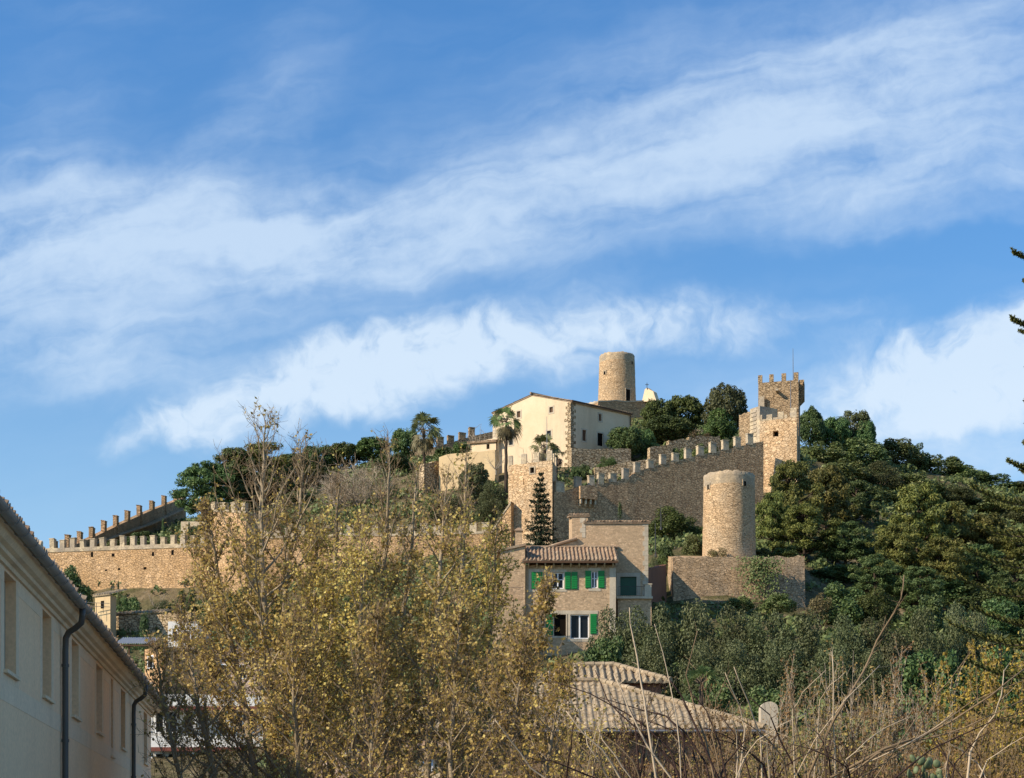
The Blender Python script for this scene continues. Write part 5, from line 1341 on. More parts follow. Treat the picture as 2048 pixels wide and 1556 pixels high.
 ('cypress',237,1163,170,14,'thin cypress spire beside the little hut',None,1225),
 ('cypress',222,1172,171,12,'shorter thin cypress spire behind the little hut',None,1225),
 ('scrub',480,1165,166,90,'olive bush behind the tallest yellowing tree at the wall foot',None,None),
 ('scrub',560,1190,160,110,'bush behind the trunks of the tallest yellowing trees',None,None),
 ('dark',660,1200,150,120,'dark tree hidden behind the middle of the yellowing trees',None,None),
 ('darkbush',760,1250,140,120,'dark bush hidden behind the yellowing trees left of the stone house',None,None),
 ('scrub',870,1200,150,110,'bush hidden behind the yellowing trees below the castle wall',None,None),
 ('scrub',960,1230,134,80,'bush left of the stone house terrace',None,None),
 ('darkbush',600,1330,110,140,'dark bush behind the trunks above the town houses',None,None),
 ('darkbush',730,1370,100,140,'dark bush above the small white house',None,None),
 ('scrub',860,1350,100,140,'bush above the cream house by the tiled roof',None,None),
 ('scrub',990,1330,100,120,'bush between stone house terrace and tiled roof',None,None),
]
for t in T: plant(*t[:6], group=t[6], ybase=t[7])

# ------------------------------------------------------------------ palms
def fan_palm(name, label, px, yc, D, crown_px, ybase=None, lean=0, n_live=34, n_dead=26, trunk_w=.2, seed=1, upright=False):
    rs = np.random.RandomState(seed); x = PX(px, D); c = P(px, yc, D); zb_ = gz(x, D)-.4 if ybase is None else PZ(ybase, D)
    b = Vector((c.x-lean, D, zb_)); root = empty(name, b, label, 'palm')
    mb = MB(); ks = 14; mb.tube([b.lerp(c, k/ks)+Vector((.03*math.sin(k*1.9),0,0)) for k in range(ks+1)], [trunk_w*(1.25-.45*k/ks+.05*(k % 2)) for k in range(ks+1)], 9); mb.build('trunk', M['dark_bark'], root)
    rad = crown_px/F*D/2
    def fronds(nm, n, lo, hi, mat, ln):
        Vs, Fs = [], []; st = MB()
        for i in range(n):
            a = i*2.4+rs.uniform(-.3,.3); e = rs.uniform(lo, hi); d = Vector((math.cos(a)*math.cos(e), math.sin(a)*math.cos(e), math.sin(e))); l = rad*ln*rs.uniform(.8,1.1)
            p0 = c; p1 = c+d*l*.55; st.tube([p0, p1], [.03,.018], 4)
            side = d.cross(Vector((0,0,1))).normalized() if abs(d.z) < .95 else Vector((1,0,0)); upv = side.cross(d); tw_ = rs.uniform(-1.2,1.2); side = side*math.cos(tw_)+upv*math.sin(tw_)
            m_ = 13
            for j in range(m_):
                f = (j/(m_-1)-.5)*2.5; dd = (d*math.cos(f)+side*math.sin(f)).normalized(); L = l*.62*(1-.25*abs(f)/1.25)*rs.uniform(.75,1.2)
                q1 = p1+dd*L*.6+Vector((0,0,-.05*L)); q2 = p1+dd*L+Vector((0,0,-.35*L)); w = side*math.cos(f)-d*math.sin(f); w = w*L*.055
                k = len(Vs); Vs += [p1, q1+w, q2, q1-w]; Fs.append((k,k+1,k+2,k+3))
        o = mesh_np(nm, [tuple(v) for v in Vs], Fs, M[mat], root); st.build(nm+'_stalk' if nm == 'fronds' else 'dead_frond_stalk', M['bark'], o)
    if n_dead: fronds('dead_fronds', n_dead, -1.45, -.55, 'l_dead', 1.0)
    fronds('fronds', n_live, -.45 if not upright else .1, 1.45, 'l_palm', 1.0)
    return root
fan_palm('fan_palm', 'tall fan palm against the sky beside the skyline merlons', 848, 861, 206, 74, None, .0, 32, 22, .17, 3)
fan_palm('fan_palm', 'tall fan palm in front of the manor gable', 1012.5, 844, 192, 68, None, .05, 32, 20, .17, 4)
fan_palm('fan_palm', 'short fan palm showing its crown over the square tower', 1089, 897, 184, 62, None, 0, 30, 8, .22, 5)
fan_palm('fan_palm', 'brown hanging palm fronds by the corner of the square tower', 1112, 912, 184.5, 40, None, 0, 4, 24, .18, 6)
fan_palm('fan_palm', 'small palm tuft behind the ridge of the tiled roof', 1403, 1368, 76, 80, 1480, 0, 26, 0, .12, 7, True)
def broad_plant(name, label, px, ybase, ytop, D, wpx, n=12, seed=2):
    rs = np.random.RandomState(seed); b = P(px, ybase, D); h = PZ(ytop, D)-b.z; root = empty(name, b, label, 'plant')
    mb = MB(); mb.tube([b, b+Vector((0,0,h*.5))], [.1,.07], 7); mb.build('stem', M['bark'], root); lf = MB()
    for i in range(n):
        a = i*2.4; e = rs.uniform(.2,1.2); d = Vector((math.cos(a)*math.cos(e), math.sin(a)*math.cos(e), math.sin(e))); L = wpx/F*D*.55*rs.uniform(.7,1.1); s = d.cross(Vector((0,0,1))).normalized()*L*.16
        o = b+Vector((0,0,h*.45)); pts = [o+d*L*t+Vector((0,0,-.5*L*t*t)) for t in (0,.3,.6,.85,1)]; ws = (.1,.9,1,.7,.05)
        lf.grid([[p-s*w, p+Vector((0,0,-.02)), p+s*w] for p, w in zip(pts, ws)])
    lf.build('leaves', M['l_oak'], root)
broad_plant('banana_plant', 'broad leaved plant by the picture edge above the orange sapling', 2000, 1330, 1235, 95, 110, 14)

# leafless trees on the hill
def bare_tree(name, label, px, ytop, D, wpx, ybase=None, seed=1, mat='grey_twig', n1=9, n2=9, n3=7, r0=.18, low=.12):
    rg = random.Random(seed); x = PX(px, D); zb_ = gz(x, D)-.2 if ybase is None else PZ(ybase, D); H = PZ(ytop, D)-zb_; W = wpx/F*D/2
    b = Vector((x, D, zb_)); root = empty(name, b, label, 'tree'); tr = MB(); tw = MB()
    top = b+Vector((rg.uniform(-.1,.1),0,H*low*1.6)); tr.tube([b, b.lerp(top,.5)+Vector((.05,0,0)), top], [r0, r0*.85, r0*.7], 8)
    for i in range(n1):
        a = i*2.4+rg.uniform(-.3,.3); k = rg.uniform(.35,1); e = Vector((math.cos(a)*W*k, math.sin(a)*W*k, H*(1-.55*k*k)*rg.uniform(.85,1)-0))+b
        m_ = top.lerp(e,.5)+Vector((math.cos(a)*W*.12, math.sin(a)*W*.12, -H*.03)); tr.tube([top, m_, e], [r0*.5, r0*.3, r0*.08], 6)
        for j in range(n2):
            t = rg.uniform(.25,1); p = top.lerp(m_,t*2) if t < .5 else m_.lerp(e,t*2-1); d = Vector((rg.gauss(0,1)*.6+math.cos(a)*.4, rg.gauss(0,1)*.6+math.sin(a)*.4, rg.uniform(.1,1.3))).normalized(); L = H*rg.uniform(.14,.3); q = p+d*L
            tw.tube([p, p.lerp(q,.5)+Vector((rg.gauss(0,.04)*L,0,rg.gauss(0,.04)*L)), q], [r0*.14, r0*.09, r0*.04], 3, False)
            for l in range(n3):
                t2 = rg.uniform(.2,1); p2 = p.lerp(q,t2); d2 = (d+Vector((rg.gauss(0,.7),rg.gauss(0,.7),rg.gauss(0,.5)))).normalized(); tw.tube([p2, p2+d2*H*rg.uniform(.06,.14)], [r0*.06, r0*.03], 3, False)
    tr.build('trunk', M[mat], root); tw.build('twigs', M[mat], root); return root
bare_tree('bare_tree', 'leafless grey tree with a dense rounded crown behind the yellowing trees', 718, 918, 204, 150, 1042, 5, n1=16, n2=16, n3=11, r0=.2, low=.1)
bare_tree('bare_tree', 'second leafless grey tree at the foot of the large grey one', 672, 940, 206, 90, 1042, 6, n1=11, n2=12, n3=9, r0=.16)
bare_tree('bare_tree', 'leafless tree on the skyline behind the cream wing', 958, 853, 218, 70, None, 7, n1=8, n2=7, n3=5)
bare_tree('bare_tree', 'thin leafless tree before the pale wall under the cream wing', 992, 893, 195, 52, 950, 8, n1=6, n2=5, n3=4, r0=.1)
bare_tree('bare_tree', 'thin leafless tree before the foot of the manor gable', 1062, 880, 186, 48, 945, 9, n1=6, n2=5, n3=4, r0=.08)
bare_tree('bare_tree', 'small leafless tree at the foot of the long castle wall', 313, 1172, 168, 50, 1230, 10, n1=6, n2=5, n3=4, r0=.08)

# creeper on the mill platform
rs = np.random.RandomState(5); n_ = 1500; D0 = 146.4
px_ = 1520+rs.normal(size=n_)*16+rs.uniform(-20,20,n_); py_ = 1112+rs.gamma(2.,19,n_); px_ += (py_-1150)*.15*rs.normal(size=n_)
py_ = np.minimum(py_, 1205); Cc = np.stack([(px_-CX)/F*D0, np.full(n_, D0)-rs.uniform(0,.35,n_)-(py_-1112)*.006, CZ+(HY-py_)/F*D0], 1)
root = empty('creeper', P(1520,1200,D0), 'green creeper hanging down the rubble platform below the mill', 'creeper')
V, Fc = leaves_arr(rs, Cc, rs.normal(size=(n_,3))*.6+np.array([-.3,-1,.5]), np.full(n_,.11), .55); mesh_np('leaves', V, Fc, M['l_scrub'], root)
mb = MB()
for k in range(7):
    x_ = 1505+k*6; mb.tube([P(x_,1205,D0-.5), P(x_+3,1160,D0-.2), P(x_+(k-3)*3,1114,D0+.02)], [.03,.025,.015], 4)
mb.build('stem', M['bark'], root)

# ground scrub over the whole hillside (nobody could count it)
rs = np.random.RandomState(77); nt_ = 11000
tx = rs.uniform(-75, 85, nt_); ty = rs.uniform(100, 250, nt_)
def px_of(x, y): return CX+F*x/y
ppx = px_of(tx, ty); keep = (ppx > -120) & (ppx < 2170)
# keep the ground bare inside and just behind the manor, the mills and the houses
for (x0, x1, d0, d1) in [(980,1270,198,214),(1190,1330,226,240),(1395,1520,146,154),(1325,1615,145,155),(1000,1310,128,143),(280,540,96,128),(280,530,128,142),(180,235,160,167),(1500,1605,186,201),(1012,1116,176,184),(360,425,203,210)]:
    keep &= ~((ppx > x0) & (ppx < x1) & (ty > d0) & (ty < d1))
tx, ty = tx[keep], ty[keep]; tz = ground_np(tx, ty); m_ = 34
sz = rs.uniform(.35, 1.25, len(tx)); d = rs.normal(size=(len(tx), m_, 3)); d /= np.linalg.norm(d, axis=2, keepdims=True); d[:, :, 2] = np.abs(d[:, :, 2])*.8
C = np.stack([tx, ty, tz], 1)[:, None, :] + d*(sz[:, None, None]*rs.uniform(.5, 1.05, (len(tx), m_, 1))); C = C.reshape(-1, 3); N = (d+rs.normal(size=d.shape)*.6).reshape(-1, 3)
V, Fc = leaves_arr(rs, C, N, np.repeat(.17*(sz+.4), m_), .55)
o = mesh_np('undergrowth', V, Fc, M['l_scrub'], None); tag(o, 'low scrub and weeds covering the castle hill', 'undergrowth', kind='stuff')
# ------------------------------------------------------------------ slender yellowing trees in front
def jit(rg, s): return Vector((rg.gauss(0,s), rg.gauss(0,s), rg.gauss(0,s)))
def front_tree(label, pts, D, spread, seed, nb=50, lm='l_yellow', group='slender yellowing trees', leaf=.042, dens=1., bare=.93, t_lo=.09, bark='tree_bark', r0=.1, kind='yellowing_tree', bias=None):
    rg = random.Random(seed); rs = np.random.RandomState(seed)
    base_y = HY+CZ*F/D; P0 = [(pts[0][0]+(pts[0][0]-pts[1][0])*.3, base_y+15)]+list(pts)
    L = [P(x, y, D+.5*math.sin(i*1.3+seed)) for i, (x, y) in enumerate(P0)]
    root = empty(kind, L[0]+Vector((0,0,.1)), label, 'tree', group)
    # densify the leader
    dl = []
    for a, b in zip(L, L[1:]):
        for k in range(4): dl.append(a.lerp(b, k/4)+jit(rg, .012))
    dl.append(L[-1]); n = len(dl); H = dl[-1].z-dl[0].z
    rad = [r0*(1-(i/(n-1)))**.85+.009 for i in range(n)]
    tr = MB(); tr.tube(dl, rad, 7); tr.build('trunk', M[bark], root, True)
    br = MB(); tw = MB(); LC = []; LN = []
    def at(t): f = t*(n-1); i = min(n-2, int(f)); return dl[i].lerp(dl[i+1], f-i), rad[i]
    def put(p, q, m):
        for _ in range(m): LC.append(p.lerp(q, rg.uniform(.1,1.05))+jit(rg, .035))
    for i in range(nb):
        t = t_lo+(.985-t_lo)*((i+rg.random()*.8)/nb)**1.12; p, r = at(t); a = i*2.4+rg.uniform(-.5,.5)
        if bias is not None and rg.random() < .5: a = bias+rg.gauss(0,.7)
        inc = R(64-38*t+rg.uniform(-9,9)); Lb = spread*((1-t)**.9*1.45+.13)*rg.uniform(.6,1.12)
        h = Vector((math.cos(a), math.sin(a), 0)); q = [p]
        for k in range(5):
            inc2 = inc*(1-.12*k); q.append(q[-1]+(h*math.sin(inc2)+Vector((0,0,math.cos(inc2)))).normalized()*Lb/5+jit(rg,.02*Lb))
        rb = min(r*.5, .008+.017*Lb); br.tube(q, [rb*(1-.17*k) for k in range(6)], 5, False)
        yq0 = HY-(p.z-CZ)*F/D; ns = max(3, int((5+5.5*Lb)*min(1., max(.3, (yq0-880)/220))))
        for j in range(ns):
            f = rg.uniform(.15,1.0)*5; k = min(4, int(f)); s0 = q[k].lerp(q[k+1], f-k); d = (q[k+1]-q[k]).normalized(); d2 = (d*.75+jit(rg,.55)+Vector((0,0,.35))).normalized(); Ls = rg.uniform(.28,.62)*(.6+.3*Lb)
            s1 = s0+d2*Ls*.5+jit(rg,.02); s2 = s1+(d2+Vector((0,0,.15))+jit(rg,.12)).normalized()*Ls*.5; tw.tube([s0,s1,s2],[.0075,.0055,.003],3,False)
            yq = HY-(q[3].z-CZ)*F/D; v0 = min(1., max(.08, (yq-975)/200)); vis = v0*(1-.5*min(1., max(0., (yq-1340)/200))); lf = dens*(.54*vis if t < bare else .12)
            put(s0, s2, int(rg.uniform(3,7)*lf*(Ls/.4)+.5))
            for l in range(4):
                u_ = rg.uniform(.2,1); w0 = s0.lerp(s2,u_); w1 = w0+(d2*.5+jit(rg,.6)+Vector((0,0,.25))).normalized()*rg.uniform(.12,.3); tw.tube([w0,w1],[.0045,.0025],3,False); put(w0,w1,int(rg.uniform(2,5.5)*lf+.5))
    br.build('branches', M[bark], root); tw.build('twigs', M['twig'], root)
    C = np.array([tuple(v) for v in LC]); V, Fc = leaves_arr(rs, C, rs.normal(size=C.shape)+np.array([-.35,-.5,.5]), np.full(len(C), leaf), .75); mesh_np('leaves', V, Fc, M[lm], root)
    return root
front_tree('tallest yellowing tree, its bare tip against the clouds left of the fan palms', [(548,1556),(536,1330),(524,1130),(522,1000),(528,920),(531,840)], 44, 2.5, 1, 60, bare=.8, r0=.1)
front_tree('yellowing tree with a bare forked tip just right of the tallest one', [(578,1556),(566,1330),(572,1150),(600,1020),(606,955),(600,892)], 45.5, 2.1, 2, 50, bare=.82)
front_tree('yellowing tree rising before the leafless grey tree, third of the stand', [(662,1556),(655,1380),(664,1240),(672,1120),(676,1010),(680,950)], 47, 1.7, 3, 46)
front_tree('yellowing tree whose tip stands under the skyline between grey tree and first fan palm', [(765,1556),(764,1400),(758,1240),(772,1080),(778,960),(779,893)], 44.5, 1.9, 4, 50, bare=.86)
front_tree('slim yellowing tree just below the first fan palm', [(796,1556),(797,1400),(806,1250),(822,1100),(830,1000),(832,938)], 48, 1.6, 5, 44)
front_tree('pale stemmed yellowing tree in the middle right of the stand', [(855,1556),(858,1440),(868,1300),(880,1150),(888,1030),(893,960)], 43, 1.75, 6, 48)
front_tree('yellowing tree with its tip before the dark shrubs left of the square tower', [(889,1556),(898,1430),(912,1280),(925,1130),(930,1000),(932,908)], 45, 2.0, 7, 52, bare=.86)
front_tree('yellowing tree at the right side of the stand leaning towards the stone house', [(985,1556),(1004,1480),(1035,1390),(1062,1310),(1082,1235),(1096,1180)], 41, 1.5, 8, 40, bias=0., r0=.09)
front_tree('lower yellowing tree filling the right flank before the house wing', [(940,1556),(955,1440),(975,1320),(985,1220),(990,1120),(992,1050)], 46, 1.6, 9, 46, r0=.09)
front_tree('yellowing tree at the left flank with long side branches before the long wall', [(520,1600),(490,1420),(462,1280),(440,1170),(425,1080),(420,1040)], 45, 2.1, 10, 52, bias=math.pi, r0=.1)
front_tree('young yellowing tree low in the middle of the stand', [(705,1600),(708,1450),(716,1330),(722,1220),(722,1120),(726,1040)], 42.5, 1.6, 12, 44, r0=.08)
front_tree('lower yellowing tree between the two tallest stems', [(610,1600),(618,1450),(622,1330),(628,1220),(634,1120),(640,1060)], 43.5, 1.7, 13, 44, r0=.085)
front_tree('shadowed thin tree with dark seed balls before the white balconies', [(440,1600),(418,1500),(396,1410),(383,1340),(372,1270),(360,1210)], 41, 1.35, 14, 34, dens=.35, bias=math.pi, r0=.075, leaf=.042)
front_tree('shadowed sapling with dark leaves touching the end of the street building', [(372,1600),(352,1520),(336,1440),(324,1380),(316,1330),(312,1300)], 39, 1.1, 15, 34, dens=.35, r0=.06, leaf=.042)

front_tree('bushy low tree before the small white house with the grey roof', [(745,1640),(742,1500),(748,1400),(752,1320),(755,1240)], 39, 1.7, 16, 44, r0=.06, dens=.6)
front_tree('bushy low tree in front of the cream town house', [(905,1640),(900,1500),(908,1400),(915,1310),(920,1230)], 38.5, 1.7, 17, 44, r0=.06, dens=.6)
front_tree('bushy low tree just left of the leaning tree', [(1030,1660),(1022,1540),(1030,1440),(1040,1360),(1046,1290)], 38, 1.6, 18, 40, r0=.055, dens=.6)
front_tree('bushy low tree at the foot of the tallest yellowing tree', [(590,1640),(596,1500),(588,1400),(585,1310),(588,1230)], 39, 1.7, 19, 44, r0=.06, dens=.6)
front_tree('last low tree of the stand, its twigs over the clear tiled roof', [(1085,1660),(1092,1560),(1104,1470),(1118,1400),(1128,1345)], 37, 1.35, 20, 36, r0=.05, dens=.7)

# ------------------------------------------------------------------ twiggy saplings at the lower right
def sapling(label, px, ytop, D, wpx, nst, seed, lm='l_tan', dens=1., bark='grey_twig', group=None, leaf=.03, yb=None):
    rg = random.Random(seed); rs = np.random.RandomState(seed); x = PX(px, D); zt = PZ(ytop, D); W = wpx/F*D/2; b = Vector((x, D, -.05 if yb is None else PZ(yb, D)))
    root = empty('twiggy_sapling', b, label, 'sapling', group); st = MB(); tw = MB(); LC = []
    for i in range(nst):
        a = i*2.4+rg.uniform(-.3,.3); k = (rg.random())**.6; e = Vector((x+math.cos(a)*W*k, D+math.sin(a)*W*k*.8, b.z+(zt-b.z)*(1-.32*k*k)*rg.uniform(.86,1.0)))
        m_ = b.lerp(e,.45)+Vector((math.cos(a)*W*.12,0,0)); q = [b+Vector((math.cos(a)*.1,math.sin(a)*.1,0)), b.lerp(m_,.5)+jit(rg,.03), m_+jit(rg,.04), m_.lerp(e,.5)+jit(rg,.05), e]; r = rg.uniform(.014,.026)
        st.tube(q, [r*1.3,r,r*.75,r*.45,r*.2], 5, False)
        for j in range(16):
            f = rg.uniform(1.2,4); kk = min(3,int(f)); p = q[kk].lerp(q[kk+1], f-kk); d = (q[kk+1]-q[kk]).normalized(); d2 = (d+jit(rg,.38)+Vector((0,0,.25))).normalized(); Ls = rg.uniform(.25,.8); s = p+d2*Ls
            tw.tube([p,p.lerp(s,.5)+jit(rg,.015),s],[r*.32,r*.24,r*.1],3,False)
            for _ in range(int(rg.uniform(2,6)*dens+.5)): LC.append(p.lerp(s,rg.uniform(.1,1))+jit(rg,.03))
            for l in range(3):
                w0 = p.lerp(s,rg.uniform(.2,.95)); w1 = w0+(d2+jit(rg,.5)).normalized()*rg.uniform(.08,.25); tw.tube([w0,w1],[r*.18,r*.09],3,False)
                for _ in range(int(rg.uniform(0,3)*dens+.5)): LC.append(w1+jit(rg,.02))
    st.build('stems', M[bark], root); tw.build('twigs', M[bark], root)
    C = np.array([tuple(v) for v in LC]); V, Fc = leaves_arr(rs, C, rs.normal(size=C.shape)+np.array([-.3,-.4,.4]), np.full(len(C), leaf), .65); mesh_np('leaves', V, Fc, M[lm], root)
    return root
GS = 'twiggy saplings low on the right'
sapling('twiggy sapling with upright grey stems under the middle of the long hedge', 1690, 1283, 40, 230, 34, 21, dens=1.5, group=GS)
sapling('twiggy sapling right of the long curved shoot', 1800, 1300, 41, 190, 26, 22, dens=1.5, group=GS)
sapling('twiggy sapling just right of the masonry pier', 1590, 1330, 42, 170, 24, 23, dens=1.5, group=GS)
sapling('thin twiggy sapling in front of the masonry pier', 1500, 1400, 37, 170, 22, 24, dens=.8, bark='twig', group=GS)
sapling('low reddish twiggy shrub before the wall of the tiled house', 1385, 1452, 35, 200, 24, 25, dens=.6, bark='twig_dark', group=GS)
sapling('low brown twiggy shrub at the corner of the tiled house', 1250, 1470, 36, 190, 22, 26, dens=1.1, bark='twig', group=GS)
sapling('low leafy twig shrub at the foot of the leaning yellowing tree', 1110, 1440, 38, 190, 22, 27, lm='l_yellow', dens=1.6, bark='twig', group=GS)
sapling('reddish twig thicket veiling the middle of the wide tiled roof', 1290, 1395, 33, 210, 26, 41, dens=.5, bark='twig_dark', group=GS)
sapling('brown twig thicket veiling the right end of the wide tiled roof', 1430, 1385, 34, 190, 24, 42, dens=.7, bark='twig', group=GS)
sapling('brown twig thicket at the left end of the clear tiled roof', 1180, 1400, 35, 170, 22, 43, lm='l_yellow', dens=1.0, bark='twig', group=GS)
sapling('fine reddish thicket at the foot of the straw coloured shoots', 1690, 1420, 29, 190, 26, 44, dens=.6, bark='twig_dark', group=GS)
sapling('fine brown thicket beside the prickly pear', 1830, 1425, 31, 190, 24, 45, dens=1.0, bark='twig', group=GS)
sapling('fine tan thicket behind the white forked shoot', 1990, 1400, 30, 180, 24, 46, dens=1.2, bark='twig', group=GS)
sapling('slim tan sapling right in front of the masonry pier foot', 1540, 1422, 46, 90, 18, 47, dens=1.4, bark='twig', group=GS)
sapling('orange leaved sapling under the broad leaved plant', 1960, 1268, 39, 190, 26, 28, 'l_orange', 3.2, 'twig', GS, .036)
sapling('orange leaved sapling at the very corner of the picture', 2050, 1290, 37, 180, 22, 29, 'l_orange', 3.0, 'twig', GS, .036)
sapling('orange brown sapling beside the dark ivy covered bush', 1890, 1330, 42, 130, 20, 30, 'l_orange', 2.4, 'grey_twig', GS, .034)
sapling('low tan shrub between the prickly pear and the picture edge', 1930, 1440, 33, 180, 20, 31, 'l_tan', 1.3, 'twig', GS, .028)
sapling('low tan shrub left of the prickly pear', 1740, 1440, 34, 200, 22, 32, 'l_tan', 1.2, 'twig', GS, .028)
sapling('low tan shrub at the foot of the long curved shoot', 1600, 1460, 33, 200, 22, 33, 'l_tan', 1.1, 'twig', GS, .028)

# long bare shoots of cut back shrubs, nearest to the street
def shoots(label, D, base_px, lines, seed):
    rg = random.Random(seed); b = Vector((PX(base_px, D), D, 0)); root = empty('bare_shrub', b, label, 'shrub', 'cut back shrubs with long bare shoots')
    mb = MB(); mb.tube([b-Vector((0,0,.1)), b+Vector((.02,0,.35)), b+Vector((0,.05,.6))], [.13,.11,.13], 9); mb.build('stump', M['dark_bark'], root)
    extra = []
    for k in range(5):
        bx = base_px+rg.uniform(-70,70); ye = rg.uniform(1400,1490); dr = rg.uniform(-150,150); ex = [(bx+dr*t**1.6+rg.uniform(-5,5), 1556-(1556-ye)*(1-(1-t)**1.25)) for t in (0,.25,.5,.75,1)]
        extra.append((ex, rg.uniform(3,5.5), rg.choice(['twig_dark','twig_dark','twig','twig_pale']), 7))
    for ln, w, mat, tw_ in lines+extra:
        pts = [P(x, y, D+.25*math.sin(x*.013+k)) for k, (x, y) in enumerate(ln)]
        p0 = pts[0]; st = [b+Vector((0,.05,.5)), b.lerp(p0,.5)+Vector((0,0,.25)), p0] if p0.z > .7 else [b+Vector((0,0,.3)), p0]
        full = st[:-1]+pts; q = []
        for a, c in zip(full, full[1:]):
            q += [a, a.lerp(c,.5)+jit(rg,.006)]
        q.append(full[-1]); n = len(q); r = w/F*D/2*(.85 if mat == 'twig_dark' else .72)
        mb = MB(); mb.tube(q, [r*(1.25-.85*i/(n-1)) for i in range(n)], 6)
        if tw_:
            for _ in range(tw_):
                i = rg.randrange(max(1, n//3), n-1); p = q[i].lerp(q[i+1], rg.random()); d = (q[i+1]-q[i]).normalized(); d2 = (d*.8+jit(rg,.5)).normalized(); l = rg.uniform(.05,.32); mb.tube([p, p+d2*l*.5, p+d2*l+jit(rg,.01)], [r*.3,r*.22,r*.12], 4, False)
        mb.build('shoot', M[mat], root, True)
    return root
TD, TP, TW = 'twig_dark', 'twig_pale', 'twig'
shoots('cut back shrub whose long curved shoot crosses the hedge up to the pines', 24, 1600, [
    ([(1618,1549),(1652,1471),(1685,1412),(1727,1343),(1754,1281),(1789,1225),(1802,1198),(1808,1150)],8,TW,14),
    ([(1671,1554),(1666,1444),(1667,1364),(1664,1303)],6,TP,4), ([(1612,1540),(1590,1440),(1582,1390),(1577,1348)],5,TW,6),
    ([(1590,1556),(1630,1480),(1690,1400),(1760,1330)],5,TP,5), ([(1600,1556),(1560,1480),(1540,1430),(1500,1395)],5,TD,6), ([(1632,1556),(1640,1500),(1668,1440),(1700,1380)],4,TW,5),
    ([(1640,1400),(1660,1370),(1690,1345)],4,TP,0), ([(1585,1420),(1605,1385),(1652,1340)],4,TP,0)], 1)
shoots('cut back shrub sending long straw coloured shoots to the picture edge', 22, 1640, [
    ([(1663,1554),(1768,1498),(1848,1471),(1901,1444),(1982,1391),(2055,1333)],9,TW,14), ([(1688,1556),(1754,1508),(1840,1480),(1930,1455),(2055,1395)],7,TW,8),
    ([(1700,1540),(1810,1490),(1870,1455),(1905,1425)],5,TP,4), ([(1720,1556),(1850,1470),(1940,1405),(2050,1360)],5,TW,8), ([(1790,1556),(1860,1500),(1990,1440),(2055,1420)],5,TD,6),
    ([(1750,1556),(1830,1440),(1900,1360),(1945,1300)],4,TW,8)], 2)
shoots('pale stemmed cut shrub with a forked white shoot by the picture edge', 23, 1935, [
    ([(1935,1556),(1940,1505),(1960,1465),(1990,1430),(2003,1390),(2008,1340)],7,TP,4), ([(1890,1556),(1900,1480),(1905,1420)],5,TW,6), ([(1960,1556),(1975,1520),(2020,1490),(2055,1470)],5,TP,4), ([(1925,1556),(1880,1500),(1850,1460),(1835,1400)],4,TD,6)], 3)
shoots('cut back shrub with tall pale shoots rising before the tiled roof', 25, 1320, [
    ([(1312,1556),(1300,1480),(1289,1402),(1274,1313),(1261,1250),(1259,1215)],7,TP,6), ([(1342,1556),(1294,1491),(1256,1415),(1228,1349)],7,TP,4),
    ([(1362,1556),(1352,1430),(1340,1370),(1326,1306),(1309,1248)],4,TP,8), ([(1358,1556),(1340,1500),(1284,1447),(1250,1425),(1180,1387),(1110,1364)],5,TD,8),
    ([(1365,1556),(1320,1498),(1260,1445),(1215,1400),(1190,1340)],5,TD,8), ([(1372,1550),(1366,1470),(1332,1432),(1294,1423),(1200,1395)],5,TD,6)], 4)
shoots('cut back shrub of dark arching shoots before the middle of the tiled roof', 25, 1420, [
    ([(1418,1556),(1408,1520),(1367,1461),(1332,1432),(1294,1423)],6,TD,8), ([(1436,1556),(1395,1461),(1363,1392),(1332,1352)],7,TD,10), ([(1428,1556),(1412,1480),(1385,1400),(1372,1350),(1395,1262)],6,TW,12),
    ([(1452,1556),(1440,1490),(1412,1420),(1378,1380)],5,TD,8), ([(1440,1556),(1424,1470),(1432,1400),(1460,1340)],4,TW,8), ([(1400,1556),(1385,1500),(1345,1460),(1290,1440)],5,TD,6)], 5)
shoots('cut back shrub with a peeled white stick before the masonry pier', 26, 1510, [
    ([(1524,1556),(1521,1473),(1505,1430),(1487,1382),(1468,1334)],6,TP,3), ([(1478,1556),(1490,1460),(1478,1410),(1450,1345)],5,TP,4), ([(1540,1556),(1545,1490),(1565,1430),(1590,1380)],5,TW,7), ([(1500,1556),(1480,1480),(1440,1430)],5,TD,6), ([(1530,1556),(1502,1490),(1495,1440),(1452,1365)],4,TW,6)], 6)
shoots('cut back shrub with whitish shoots at the foot of the leaning yellowing tree', 27, 1200, [
    ([(1240,1556),(1205,1500),(1165,1465),(1132,1422)],7,TP,3), ([(1215,1556),(1200,1525),(1175,1490),(1170,1462),(1178,1455)],5,TP,0), ([(1262,1556),(1230,1510),(1205,1480),(1196,1452)],5,TP,2), ([(1180,1556),(1120,1480),(1080,1440),(1060,1400)],5,TW,6), ([(1090,1556),(1060,1535),(1020,1480),(990,1440)],6,TP,3), ([(1190,1556),(1150,1540),(1100,1520),(1040,1530)],5,TD,5)], 7)

